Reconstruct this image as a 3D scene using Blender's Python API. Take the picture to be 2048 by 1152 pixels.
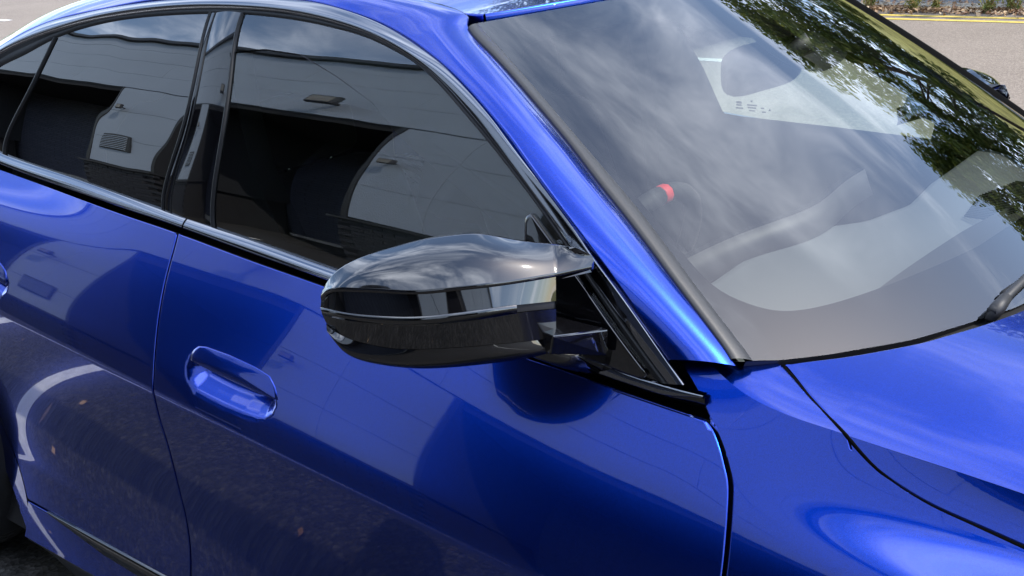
import bpy, math, random
import numpy as np
from mathutils import Matrix, Vector

for o in list(bpy.data.objects): bpy.data.objects.remove(o)
scene=bpy.context.scene
COL=scene.collection

# ---------------------------------------------------------------- camera
YAW,PITCH,ROLL=math.radians(131.69),math.radians(-19.30),math.radians(-3.90)
fw=Vector((math.cos(YAW)*math.cos(PITCH),math.sin(YAW)*math.cos(PITCH),math.sin(PITCH)))
rt=fw.cross(Vector((0,0,1))).normalized();up=rt.cross(fw)
r2_=rt*math.cos(ROLL)+up*math.sin(ROLL);u2_=up*math.cos(ROLL)-rt*math.sin(ROLL)
cam=bpy.data.cameras.new('camera');cam.sensor_width=36;cam.lens=41.89;cam.clip_start=.05;cam.clip_end=2000
camo=bpy.data.objects.new('camera',cam);COL.objects.link(camo)
camo.matrix_world=Matrix(((r2_.x,u2_.x,-fw.x,.118),(r2_.y,u2_.y,-fw.y,-1.994),(r2_.z,u2_.z,-fw.z,1.600),(0,0,0,1)))
scene.camera=camo

# ---------------------------------------------------------------- sun, sky, exposure
SUN_EL,SUN_DIR=math.radians(50),Vector((math.cos(math.radians(31)),math.sin(math.radians(31)),0))
sv=SUN_DIR*math.cos(SUN_EL)+Vector((0,0,math.sin(SUN_EL)))
sun=bpy.data.lights.new('sun','SUN');sun.energy=2.1;sun.angle=math.radians(.53);sun.color=(1,.95,.87)
suno=bpy.data.objects.new('sun',sun);COL.objects.link(suno);suno.rotation_euler=sv.to_track_quat('Z','Y').to_euler()
suno.location=sv*60
world=bpy.data.worlds.new('World');scene.world=world;world.use_nodes=True
wn=world.node_tree;N=wn.nodes;L=wn.links
for n in list(N):N.remove(n)
def wnode(t,**k):
    n=N.new(t)
    for a,b in k.items():setattr(n,a,b)
    return n
sky=wnode('ShaderNodeTexSky',sky_type='NISHITA',sun_disc=False,sun_elevation=SUN_EL,sun_rotation=math.atan2(SUN_DIR.x,SUN_DIR.y),altitude=50,air_density=1.0,dust_density=1.0,ozone_density=1.6)
tc=wnode('ShaderNodeTexCoord');sep=wnode('ShaderNodeSeparateXYZ');L.new(tc.outputs['Generated'],sep.inputs[0])
zc_=wnode('ShaderNodeMath',operation='MAXIMUM');L.new(sep.outputs[2],zc_.inputs[0]);zc_.inputs[1].default_value=0.0
za_=wnode('ShaderNodeMath',operation='ADD');L.new(zc_.outputs[0],za_.inputs[0]);za_.inputs[1].default_value=.12
dx_=wnode('ShaderNodeMath',operation='DIVIDE');L.new(sep.outputs[0],dx_.inputs[0]);L.new(za_.outputs[0],dx_.inputs[1])
dy_=wnode('ShaderNodeMath',operation='DIVIDE');L.new(sep.outputs[1],dy_.inputs[0]);L.new(za_.outputs[0],dy_.inputs[1])
cmb=wnode('ShaderNodeCombineXYZ');L.new(dx_.outputs[0],cmb.inputs[0]);L.new(dy_.outputs[0],cmb.inputs[1])
def cloud(rot,scl,loc,nscale,detail,rough,dist,lo,hi):
    mp=wnode('ShaderNodeMapping');mp.inputs['Rotation'].default_value=(0,0,math.radians(rot));mp.inputs['Scale'].default_value=scl;mp.inputs['Location'].default_value=loc
    L.new(cmb.outputs[0],mp.inputs[0])
    nz=wnode('ShaderNodeTexNoise');nz.inputs['Scale'].default_value=nscale;nz.inputs['Detail'].default_value=detail;nz.inputs['Roughness'].default_value=rough;nz.inputs['Distortion'].default_value=dist
    L.new(mp.outputs[0],nz.inputs['Vector'])
    r=wnode('ShaderNodeMapRange',interpolation_type='SMOOTHSTEP');r.inputs['From Min'].default_value=lo;r.inputs['From Max'].default_value=hi;L.new(nz.outputs['Fac'],r.inputs['Value'])
    return r.outputs['Result']
c1=cloud(52,(1.0,1.5,1),(3.1,.7,0),1.5,8,.58,.7,.42,.78)
c2=cloud(10,(.8,1.5,1),(.4,2.2,0),.6,4,.5,.4,.28,.54)
mul=wnode('ShaderNodeMath',operation='MULTIPLY');L.new(c1,mul.inputs[0]);L.new(c2,mul.inputs[1])
m2=wnode('ShaderNodeMath',operation='MULTIPLY');L.new(mul.outputs[0],m2.inputs[0]);m2.inputs[1].default_value=.8
mixc=wnode('ShaderNodeMix',data_type='RGBA');L.new(m2.outputs[0],mixc.inputs['Factor']);L.new(sky.outputs[0],mixc.inputs['A']);mixc.inputs['B'].default_value=(11.8,12.6,14.2,1)
bg=wnode('ShaderNodeBackground');L.new(mixc.outputs['Result'],bg.inputs[0]);bg.inputs[1].default_value=.15
wo=wnode('ShaderNodeOutputWorld');L.new(bg.outputs[0],wo.inputs[0])
vs=scene.view_settings;vs.view_transform='Standard';vs.look='None';vs.gamma=1;vs.use_curve_mapping=False;vs.exposure=1.24
scene.cycles.max_bounces=12;scene.cycles.transparent_max_bounces=16;scene.cycles.glossy_bounces=6
random.seed(7);np.random.seed(7)
# ---------- master surfaces of the car body (x forward, y to the car's left, z up, metres); w = half width = -y on the right side
def sm(a,b,x):
    t=min(1.0,max(0.0,(x-a)/(b-a)));return t*t*(3-2*t)
def WC(x):                       # plan line of the door crease
    return .928-.010*(x+1.4)**2
def ZC(x):                       # height of the crease
    return .7085-.0781*(x+1.4)+.0016*(x+1.4)**2
def ZB(x):                       # height of the belt line (top of door skins)
    return .9875-.0755*(x+1.4)+.0066*(x+1.4)**2
def SW(x,z):                     # half width of the body side at x, z
    zc=ZC(x);H=ZB(x)-zc
    if z>=zc:
        q=(z-zc)/H
        f=sm(-.68,.0,x)
        back=sm(1.85,2.7,-x)
        a=.25;c=.345+.17*sm(-1.5,-.6,x)
        qq=min(q,1.0)
        I=a*qq+c*(qq*qq-qq**3/3)
        if q>1: I+=(a+c)*(q-1)
        # fender bulge over the front wheel, hip over the rear wheel: a band of flatter surface
        def bump(c,s): 
            return s*.8862*(math.erf((q-c)/s)+math.erf(c/s))
        I+=f*.62*bump(.66,.11)-f*.42*bump(1.06,.20)-f*.10*bump(.25,.2)
        I+=back*.75*bump(.86,.17)
        return WC(x)-H*I
    d=zc-z
    # below the crease the skin turns under, hollows and comes out again at the sill
    e=d/.40
    return WC(x)-.40*(.075*e+.10*e*e-.118*e**3*min(1.0,e)**.5)
def SN(x,z,h=1e-3):
    dx=(SW(x+h,z)-SW(x-h,z))/(2*h);dz=(SW(x,z+h)-SW(x,z-h))/(2*h)
    n=(-dx,-1.0,-dz);l=math.sqrt(n[0]**2+1+n[2]**2)
    return (-dx/l,-1/l,-dz/l)
def GW(x,z,off=0.0):             # half width of the side glass
    h=z-(.999-.028*(x+1.4))
    w0=.775-.005*(x+1.45)**2-.02*min(x+2.0,0.0)**2-.05*max(x+.95,0.0)**2
    return w0-.08*h-.68*h*h+off
def GN(x,z,h=1e-3):
    dx=(GW(x+h,z)-GW(x-h,z))/(2*h);dz=(GW(x,z+h)-GW(x,z-h))/(2*h)
    l=math.sqrt(dx*dx+1+dz*dz);return (-dx/l,-1/l,-dz/l)
KAP=.038                         # the car stands on a slight cross fall: its left side sits lower
def WS(u,v):                     # windscreen: u -1 (car's right) .. 1, v 0 bottom .. 1 top
    y=(.7099-.1700*v)*u
    return (-.4485-.6409*v-(.1721-.0490*v)*u*u,y,.9840+.3940*v+.0524*v*(1-v)-(.0306-.0096*v)*u*u-.022*y)

# ---------------------------------------------------------------- materials
def mat(name):
    m=bpy.data.materials.new(name);m.use_nodes=True
    return m,m.node_tree.nodes,m.node_tree.links,m.node_tree.nodes['Principled BSDF']
def simple(name,col,rough=.5,metal=0,coat=0,spec=.5,croughness=.02,bump=0,bscale=200,var=0,vscale=8):
    m,n,l,p=mat(name)
    p.inputs['Base Color'].default_value=(*col,1);p.inputs['Roughness'].default_value=rough;p.inputs['Metallic'].default_value=metal
    p.inputs['Coat Weight'].default_value=coat;p.inputs['Coat Roughness'].default_value=croughness;p.inputs['Specular IOR Level'].default_value=spec
    tcn=n.new('ShaderNodeTexCoord')
    if var:
        nz=n.new('ShaderNodeTexNoise');nz.inputs['Scale'].default_value=vscale;nz.inputs['Detail'].default_value=6;l.new(tcn.outputs['Object'],nz.inputs['Vector'])
        mr=n.new('ShaderNodeMapRange');mr.inputs['From Min'].default_value=.3;mr.inputs['From Max'].default_value=.7;mr.inputs['To Min'].default_value=1-var;mr.inputs['To Max'].default_value=1+var;l.new(nz.outputs['Fac'],mr.inputs['Value'])
        mx=n.new('ShaderNodeVectorMath');mx.operation='SCALE';mx.inputs[0].default_value=col;l.new(mr.outputs[0],mx.inputs['Scale']);l.new(mx.outputs[0],p.inputs['Base Color'])
    if bump:
        nz=n.new('ShaderNodeTexNoise');nz.inputs['Scale'].default_value=bscale;nz.inputs['Detail'].default_value=4;l.new(tcn.outputs['Object'],nz.inputs['Vector'])
        b=n.new('ShaderNodeBump');b.inputs['Strength'].default_value=bump;b.inputs['Distance'].default_value=.004;l.new(nz.outputs['Fac'],b.inputs['Height']);l.new(b.outputs[0],p.inputs['Normal'])
    return m
M={}
# metallic blue paint: tinted metal flake under clear lacquer, faint orange peel in the lacquer
m,n,l,p=mat('blue_metallic_paint')
p.inputs['Metallic'].default_value=1;p.inputs['Roughness'].default_value=.24
p.inputs['Coat Weight'].default_value=1;p.inputs['Coat Roughness'].default_value=.012;p.inputs['Coat IOR'].default_value=1.64
t=n.new('ShaderNodeTexCoord');v=n.new('ShaderNodeTexVoronoi');v.inputs['Scale'].default_value=900;l.new(t.outputs['Object'],v.inputs['Vector'])
cr=n.new('ShaderNodeMix');cr.data_type='RGBA';cr.inputs['A'].default_value=(.002,.034,.38,1);cr.inputs['B'].default_value=(.004,.058,.56,1)
l.new(v.outputs['Color'],cr.inputs['Factor']);l.new(cr.outputs['Result'],p.inputs['Base Color'])
nz=n.new('ShaderNodeTexNoise');nz.inputs['Scale'].default_value=320;nz.inputs['Detail'].default_value=1;l.new(t.outputs['Object'],nz.inputs['Vector'])
b=n.new('ShaderNodeBump');b.inputs['Strength'].default_value=.002;b.inputs['Distance'].default_value=.001;l.new(nz.outputs['Fac'],b.inputs['Height']);l.new(b.outputs[0],p.inputs['Coat Normal'])
dn=n.new('ShaderNodeTexNoise');dn.inputs['Scale'].default_value=7;dn.inputs['Detail'].default_value=9;dn.inputs['Roughness'].default_value=.7;l.new(t.outputs['Object'],dn.inputs['Vector'])
dr_=n.new('ShaderNodeMapRange');dr_.inputs['From Min'].default_value=.42;dr_.inputs['From Max'].default_value=.75;dr_.inputs['To Min'].default_value=.008;dr_.inputs['To Max'].default_value=.045;l.new(dn.outputs['Fac'],dr_.inputs['Value']);l.new(dr_.outputs[0],p.inputs['Coat Roughness'])
M['paint']=m
M['gloss']=simple('gloss_black',(.004,.004,.005),.05,0,1,.5,.01)
M['gloss'].node_tree.nodes['Principled BSDF'].inputs['Coat IOR'].default_value=1.75
M['chrome']=simple('dark_satin_metal',(.31,.32,.35),.10,1)
M['rubber']=simple('black_rubber',(.012,.012,.013),.55,bump=.15,bscale=900)
M['plastic']=simple('black_plastic',(.022,.022,.024),.5,bump=.12,bscale=1200)
M['trimgrey']=simple('grained_trim',(.030,.030,.032),.42,bump=.1,bscale=1500)
M['inner']=simple('body_shadow_gap',(.004,.004,.005),.8)
M['frit']=simple('ceramic_frit',(.0015,.0015,.0015),.9,spec=.05)
M['liner']=simple('interior_dark',(.012,.012,.014),.85)
M['dash']=simple('dash_vinyl',(.085,.095,.10),.7,bump=.2,bscale=800)
M['seat']=simple('black_leather',(.009,.009,.010),.75,bump=.2,bscale=300)
M['headliner']=simple('headliner_cloth',(.03,.03,.032),.9)
M['red']=simple('red_leather',(.55,.03,.03),.5)
M['screen']=simple('dark_screen',(.01,.01,.012),.12)
M['print']=simple('glass_print',(.03,.04,.04),.7)
def glass(name,tint,boost,wav=0.0,ior=1.52):
    m=bpy.data.materials.new(name);m.use_nodes=True;n=m.node_tree.nodes;l=m.node_tree.links
    n.remove(n['Principled BSDF']);out=n['Material Output']
    tr=n.new('ShaderNodeBsdfTransparent');tr.inputs[0].default_value=(*tint,1)
    gl=n.new('ShaderNodeBsdfGlossy');gl.inputs['Roughness'].default_value=0.0;gl.inputs[0].default_value=(1,1,1,1)
    fr=n.new('ShaderNodeFresnel');fr.inputs[0].default_value=ior
    a1=n.new('ShaderNodeMath');a1.operation='ADD';a1.inputs[1].default_value=1;l.new(fr.outputs[0],a1.inputs[0])   # two faces of a pane: 2F/(1+F), plus the solar coating
    d1=n.new('ShaderNodeMath');d1.operation='DIVIDE';l.new(fr.outputs[0],d1.inputs[0]);l.new(a1.outputs[0],d1.inputs[1])
    mu=n.new('ShaderNodeMath');mu.operation='MULTIPLY_ADD';mu.use_clamp=True;mu.inputs[1].default_value=2;mu.inputs[2].default_value=boost;l.new(d1.outputs[0],mu.inputs[0])
    mx=n.new('ShaderNodeMixShader');l.new(mu.outputs[0],mx.inputs[0]);l.new(tr.outputs[0],mx.inputs[1]);l.new(gl.outputs[0],mx.inputs[2]);l.new(mx.outputs[0],out.inputs[0])
    if wav:
        t=n.new('ShaderNodeTexCoord');z=n.new('ShaderNodeTexNoise');z.inputs['Scale'].default_value=5;z.inputs['Detail'].default_value=1;l.new(t.outputs['Object'],z.inputs['Vector'])
        b=n.new('ShaderNodeBump');b.inputs['Strength'].default_value=1;b.inputs['Distance'].default_value=wav;l.new(z.outputs['Fac'],b.inputs['Height']);l.new(b.outputs[0],gl.inputs['Normal'])
    return m
M['wglass']=glass('windscreen_glass',(.88,.92,.89),.02)
M['sglass']=glass('front_side_glass',(.74,.90,.80),.05,.0010)
M['pglass']=glass('privacy_glass',(.035,.035,.04),.06,.0016)
M['lens']=glass('smoked_lens',(.10,.10,.11),.06)

# ---------------------------------------------------------------- mesh helpers
def empty(name,loc=(0,0,0),parent=None):
    o=bpy.data.objects.new(name,None);COL.objects.link(o);o.location=loc
    if parent:o.parent=parent
    return o
def obj(name,V,Fc,m,parent=None,smooth=True,**props):
    me=bpy.data.meshes.new(name);me.from_pydata([tuple(map(float,v)) for v in V],[],[tuple(map(int,f)) for f in Fc]);me.update()
    ms=m if isinstance(m,(list,tuple)) else [m]
    for k in ms:me.materials.append(M[k] if isinstance(k,str) else k)
    if smooth:me.polygons.foreach_set('use_smooth',[True]*len(me.polygons))
    o=bpy.data.objects.new(name,me);COL.objects.link(o)
    if parent:o.parent=parent
    for a,b in props.items():o[a]=b
    return o
def tag(o,label,cat,group=None):
    o['label']=label;o['category']=cat
    if group:o['group']=group
    return o
def flipped(o,name=None,parent=None):
    """mirror copy of a mesh object about the car's centre plane"""
    me=o.data.copy();n=len(me.vertices);co=np.empty(n*3);me.vertices.foreach_get('co',co);co[2::3]+=2*KAP*co[1::3];co[1::3]*=-1;me.vertices.foreach_set('co',co);me.flip_normals();me.update()
    c=bpy.data.objects.new(name or o.name.split('.')[0],me);COL.objects.link(c)
    c.parent=parent if parent else o.parent
    return c
def flip_tree(o,parent):
    if o.type=='EMPTY':
        c=empty(o.name.split('.')[0],parent=parent);c.location=(o.location.x,-o.location.y,o.location.z)
    else:c=flipped(o,parent=parent)
    for ch in list(o.children):flip_tree(ch,c)
    return c
class MB:
    def __init__(s):s.V=[];s.F=[]
    def add(s,V,Fc):
        k=len(s.V);s.V+=[tuple(map(float,v)) for v in V];s.F+=[tuple(int(i)+k for i in f) for f in Fc];return s
    def box(s,a,b,bev=0):
        (x0,y0,z0),(x1,y1,z1)=a,b
        if not bev:
            V=[(x,y,z) for x in(x0,x1) for y in(y0,y1) for z in(z0,z1)]
            return s.add(V,[(0,1,3,2),(4,6,7,5),(0,4,5,1),(2,3,7,6),(0,2,6,4),(1,5,7,3)])
        e=bev;V=[];cx=(x0+x1)/2;cy=(y0+y1)/2;cz=(z0+z1)/2
        for x in(x0,x1):
            for y in(y0,y1):
                for z in(z0,z1):
                    sx,sy,sz=(e if x<cx else -e),(e if y<cy else -e),(e if z<cz else -e)
                    V+=[(x,y+sy,z+sz),(x+sx,y,z+sz),(x+sx,y+sy,z)]
        import itertools
        ix=lambda i,j,k,a:((i*2+j)*2+k)*3+a
        Fs=[]
        for i in(0,1):
            f=[ix(i,0,0,0),ix(i,1,0,0),ix(i,1,1,0),ix(i,0,1,0)];Fs.append(f if i else f[::-1])
            f=[ix(0,i,0,1),ix(1,i,0,1),ix(1,i,1,1),ix(0,i,1,1)];Fs.append(f[::-1] if i else f)
            f=[ix(0,0,i,2),ix(1,0,i,2),ix(1,1,i,2),ix(0,1,i,2)];Fs.append(f if i else f[::-1])
        for i in(0,1):
            for j in(0,1):
                for (A,B) in(((0,1),None),):pass
                f=[ix(i,j,0,0),ix(i,j,1,0),ix(i,j,1,1),ix(i,j,0,1)];Fs.append(f)
                f=[ix(i,0,j,0),ix(i,1,j,0),ix(i,1,j,2),ix(i,0,j,2)];Fs.append(f)
                f=[ix(0,i,j,1),ix(1,i,j,1),ix(1,i,j,2),ix(0,i,j,2)];Fs.append(f)
                for k in(0,1):Fs.append([ix(i,j,k,0),ix(i,j,k,1),ix(i,j,k,2)])
        # orient outward
        P=np.array(V);c=np.array((cx,cy,cz));out=[]
        for f in Fs:
            nn=np.cross(P[f[1]]-P[f[0]],P[f[2]]-P[f[0]]);out.append(f if nn@(P[f].mean(0)-c)>0 else f[::-1])
        return s.add(V,out)
    def tube(s,pts,r,n=10,cap=True):
        P=np.array(pts,float);k=len(P);r=np.broadcast_to(np.array(r,float),(k,));V=[]
        T=np.gradient(P,axis=0);T/=np.linalg.norm(T,axis=1)[:,None]
        ref=np.array([0,0,1.]) if abs(T[0][2])<.9 else np.array([1.,0,0])
        for i in range(k):
            a=np.cross(T[i],ref);a/=np.linalg.norm(a);b=np.cross(a,T[i]);ref=b
            for j in range(n):
                w=2*math.pi*j/n;V.append(P[i]+(a*math.cos(w)+b*math.sin(w))*r[i])
        F_=[(i*n+j,i*n+(j+1)%n,(i+1)*n+(j+1)%n,(i+1)*n+j) for i in range(k-1) for j in range(n)]
        if cap:F_+=[tuple(range(n))[::-1],tuple((k-1)*n+j for j in range(n))]
        return s.add(V,F_)
    def build(s,name,m,parent=None,smooth=False,**k):return obj(name,s.V,s.F,m,parent,smooth,**k)
def spl(pts,n):
    """natural cubic spline through points, n samples, chord parameter"""
    P=np.array(pts,float);k=len(P)
    if k<3:
        t=np.linspace(0,1,n)[:,None];return P[0]*(1-t)+P[-1]*t
    t=np.r_[0,np.cumsum(np.sqrt(np.linalg.norm(np.diff(P,axis=0),axis=1)))]
    h=np.diff(t);A=np.zeros((k,k));B=np.zeros((k,P.shape[1]));A[0,0]=A[-1,-1]=1
    for i in range(1,k-1):
        A[i,i-1]=h[i-1];A[i,i]=2*(h[i-1]+h[i]);A[i,i+1]=h[i];B[i]=3*((P[i+1]-P[i])/h[i]-(P[i]-P[i-1])/h[i-1])
    c=np.linalg.solve(A,B);ts=np.linspace(t[0],t[-1],n);i=np.clip(np.searchsorted(t,ts,'right')-1,0,k-2);u=(ts-t[i])[:,None];hi=h[i][:,None]
    b=(P[i+1]-P[i])/hi-hi*(2*c[i]+c[i+1])/3;d=(c[i+1]-c[i])/(3*hi)
    return P[i]+b*u+c[i]*u*u+d*u**3
def resamp(P,n):
    """even arc length resample of a polyline (n count, or array of 0..1)"""
    P=np.array(P,float);t=np.r_[0,np.cumsum(np.linalg.norm(np.diff(P,axis=0),axis=1))];t/=t[-1]
    s=np.linspace(0,1,n) if np.isscalar(n) else n
    return np.stack([np.interp(s,t,P[:,k]) for k in range(P.shape[1])],1)
def coons(bot,top,left,right,S_,T_):
    b=resamp(bot,S_);t=resamp(top,S_);l=resamp(left,T_);r=resamp(right,T_)
    s=np.array(S_)[:,None,None];v=np.array(T_)[None,:,None]
    return (1-v)*b[:,None]+v*t[:,None]+(1-s)*l[None]+s*r[None]-((1-s)*(1-v)*b[0]+s*(1-v)*b[-1]+(1-s)*v*t[0]+s*v*t[-1])
def lift(g,f):
    a=g.reshape(-1,g.shape[-1]);return np.array([f(*p) for p in a]).reshape(g.shape[0],g.shape[1],3)
S3=lambda x,z:(x,-SW(x,z),z)
G3=lambda x,z,off=0.0:(x,-GW(x,z,off),z)
def gridnormals(P,ref):
    a=np.gradient(P,axis=0);b=np.gradient(P,axis=1);n=np.cross(a,b);l=np.linalg.norm(n,axis=2,keepdims=True);n=n/np.maximum(l,1e-12)
    if (n.reshape(-1,3)@np.array(ref)).mean()<0:n=-n
    return n
def panel(mb,P,ref,sides='',gap=.004,r=.0022,depth=.014,skip=None):
    """add a grid of points as a sheet; on the named sides (l r b t) pull it back from the shut line and roll the edge under"""
    r_0=r;P=P.copy();ns,nt=P.shape[:2];Nn=gridnormals(P,ref)
    lines=dict(l=[(0,j) for j in range(nt)],r=[(ns-1,j) for j in range(nt)],b=[(i,0) for i in range(ns)],t=[(i,nt-1) for i in range(ns)])
    inn=dict(l=(1,0),r=(-1,0),b=(0,1),t=(0,-1))
    O={};lim={}
    Q=P.copy()
    for sd in sides:
        r=r_0;a,b=inn[sd];o=[]
        Ln=np.array([P[i] for i in lines[sd]]);tn=np.gradient(Ln,axis=0);tn/=np.maximum(np.linalg.norm(tn,axis=1)[:,None],1e-9)
        for k,(i,j) in enumerate(lines[sd]):
            d=P[i,j]-P[i+3*a,j+3*b];d=d-tn[k]*(d@tn[k]);d=d-Nn[i,j]*(d@Nn[i,j]);L_=np.linalg.norm(d);o.append(d/L_ if L_>1e-6 else np.zeros(3))
        O[sd]=np.array(o)
        for k,(i,j) in enumerate(lines[sd]):
            dd=np.linalg.norm(P[i,j]-P[i+5*a,j+5*b]);lim[sd,k]=min(1.0,dd/.009)*(max(1e-4,min(1.0,max(skip[1]-P[i,j][0],P[i,j][0]-skip[2])/.045)) if skip and sd in skip[0] else 1.0);Q[i,j]-=O[sd][k]*min((gap/2+r)*lim[sd,k],.8*np.linalg.norm(P[i,j]-P[i+2*a,j+2*b]))
            mm=P[i+2*a,j+2*b]*.5+Q[i,j]*.5
            if np.linalg.norm(P[i,j]-P[i+a,j+b])<(gap/2+r)*1.3:Q[i+a,j+b]=mm
    ori=np.cross(P[1,0]-P[0,0],P[0,1]-P[0,0]);
    mid=np.cross(P[ns//2+1 if ns>2 else 1,nt//2]-P[ns//2,nt//2],P[ns//2,nt//2+1 if nt//2+1<nt else nt//2-1]-P[ns//2,nt//2])
    fl=(mid@np.array(ref))<0
    Fs=[]
    for i in range(ns-1):
        for j in range(nt-1):
            f=(i*nt+j,(i+1)*nt+j,(i+1)*nt+j+1,i*nt+j+1);Fs.append(f[::-1] if fl else f)
    mb.add(Q.reshape(-1,3),Fs)
    for sd in sides:
        V=[];k=len(lines[sd])
        for q,(i,j) in enumerate(lines[sd]):
            p=Q[i,j];n_=Nn[i,j];o=O[sd][q];r=r_0*lim[sd,q]
            for a in(0,22,45,68,90):
                w=math.radians(a);V.append(p+o*r*math.sin(w)-n_*r*(1-math.cos(w)))
            V.append(p+o*r-n_*(r+depth*min(1.0,2*lim[sd,q])))
        Fr=[]
        for q in range(k-1):
            if lim[sd,q]<.001:continue
            for c in range(5):
                A,B,C_,D=V[q*6+c],V[(q+1)*6+c],V[(q+1)*6+c+1],V[q*6+c+1]
                nn=np.cross(B-A,D-A);out=(O[sd][q]+Nn[lines[sd][q]])@nn
                f=(q*6+c,(q+1)*6+c,(q+1)*6+c+1,q*6+c+1);Fr.append(f if out>0 else f[::-1])
        mb.add(V,Fr)
def ribbon(mb,A,B,prof,ref,n=None):
    """sheet between two 3-D rails A and B; prof = list of (t across, lift along the outward normal)"""
    A=np.array(A);B=np.array(B);c=B-A;tn=np.gradient((A+B)/2,axis=0);m_=np.cross(tn,c);m_/=np.maximum(np.linalg.norm(m_,axis=1)[:,None],1e-9)
    if (m_@np.array(ref)).mean()<0:m_=-m_
    P=np.stack([A+c*t+m_*h for t,h in prof],1);k=len(prof);ns=len(A)
    nn=np.cross(P[ns//2+1,k//2]-P[ns//2,k//2],P[ns//2,k//2]-P[ns//2,k//2-1])
    fl=(nn@np.array(ref))<0
    Fs=[]
    for i in range(ns-1):
        for j in range(k-1):
            f=(i*k+j,(i+1)*k+j,(i+1)*k+j+1,i*k+j+1);Fs.append(f[::-1] if fl else f)
    mb.add(P.reshape(-1,3),Fs);return mb
def polysd(poly,x,z):
    """signed distance, positive inside"""
    P=np.array(poly);Q=np.roll(P,-1,0);p=np.array((x,z));e=Q-P;w=p-P;t=np.clip((w*e).sum(1)/(e*e).sum(1),0,1)
    d=np.sqrt(((w-e*t[:,None])**2).sum(1)).min()
    ins=False
    for (x0,z0),(x1,z1) in zip(P,Q):
        if (z0>z)!=(z1>z) and x<(x1-x0)*(z-z0)/(z1-z0)+x0:ins=not ins
    return d if ins else -d
def plate(mb,outline,f,nrm,out,thick,rings=((1,-.6),(1,-.2),(.985,0),(.93,.0),(.75,.0),(.45,.0),(.15,.0)),bul=0.0):
    """solid plate with a rounded rim on a surface: outline is 2-D, f and nrm give the point and normal"""
    o=np.array(outline,float);c=o.mean(0);k=len(o);V=[]
    for s_,dz in rings:
        for q in o:
            a=c+(q-c)*s_;p=np.array(f(*a));n_=np.array(nrm(*a));V.append(p+n_*(out+dz*thick+bul*(1-s_*s_)))
    R_=len(rings);V.append(np.array(f(*c))+np.array(nrm(*c))*(out+bul))
    Fs=[(i*k+j,i*k+(j+1)%k,(i+1)*k+(j+1)%k,(i+1)*k+j) for i in range(R_-1) for j in range(k)]
    Fs+=[((R_-1)*k+j,(R_-1)*k+(j+1)%k,R_*k) for j in range(k)]
    n0=np.array(nrm(*c));q=Fs[-1];nn=np.cross(V[q[1]]-V[q[0]],V[q[2]]-V[q[0]])
    if nn@n0<0:Fs=[f_[::-1] for f_ in Fs]
    return mb.add(V,Fs)
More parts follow.
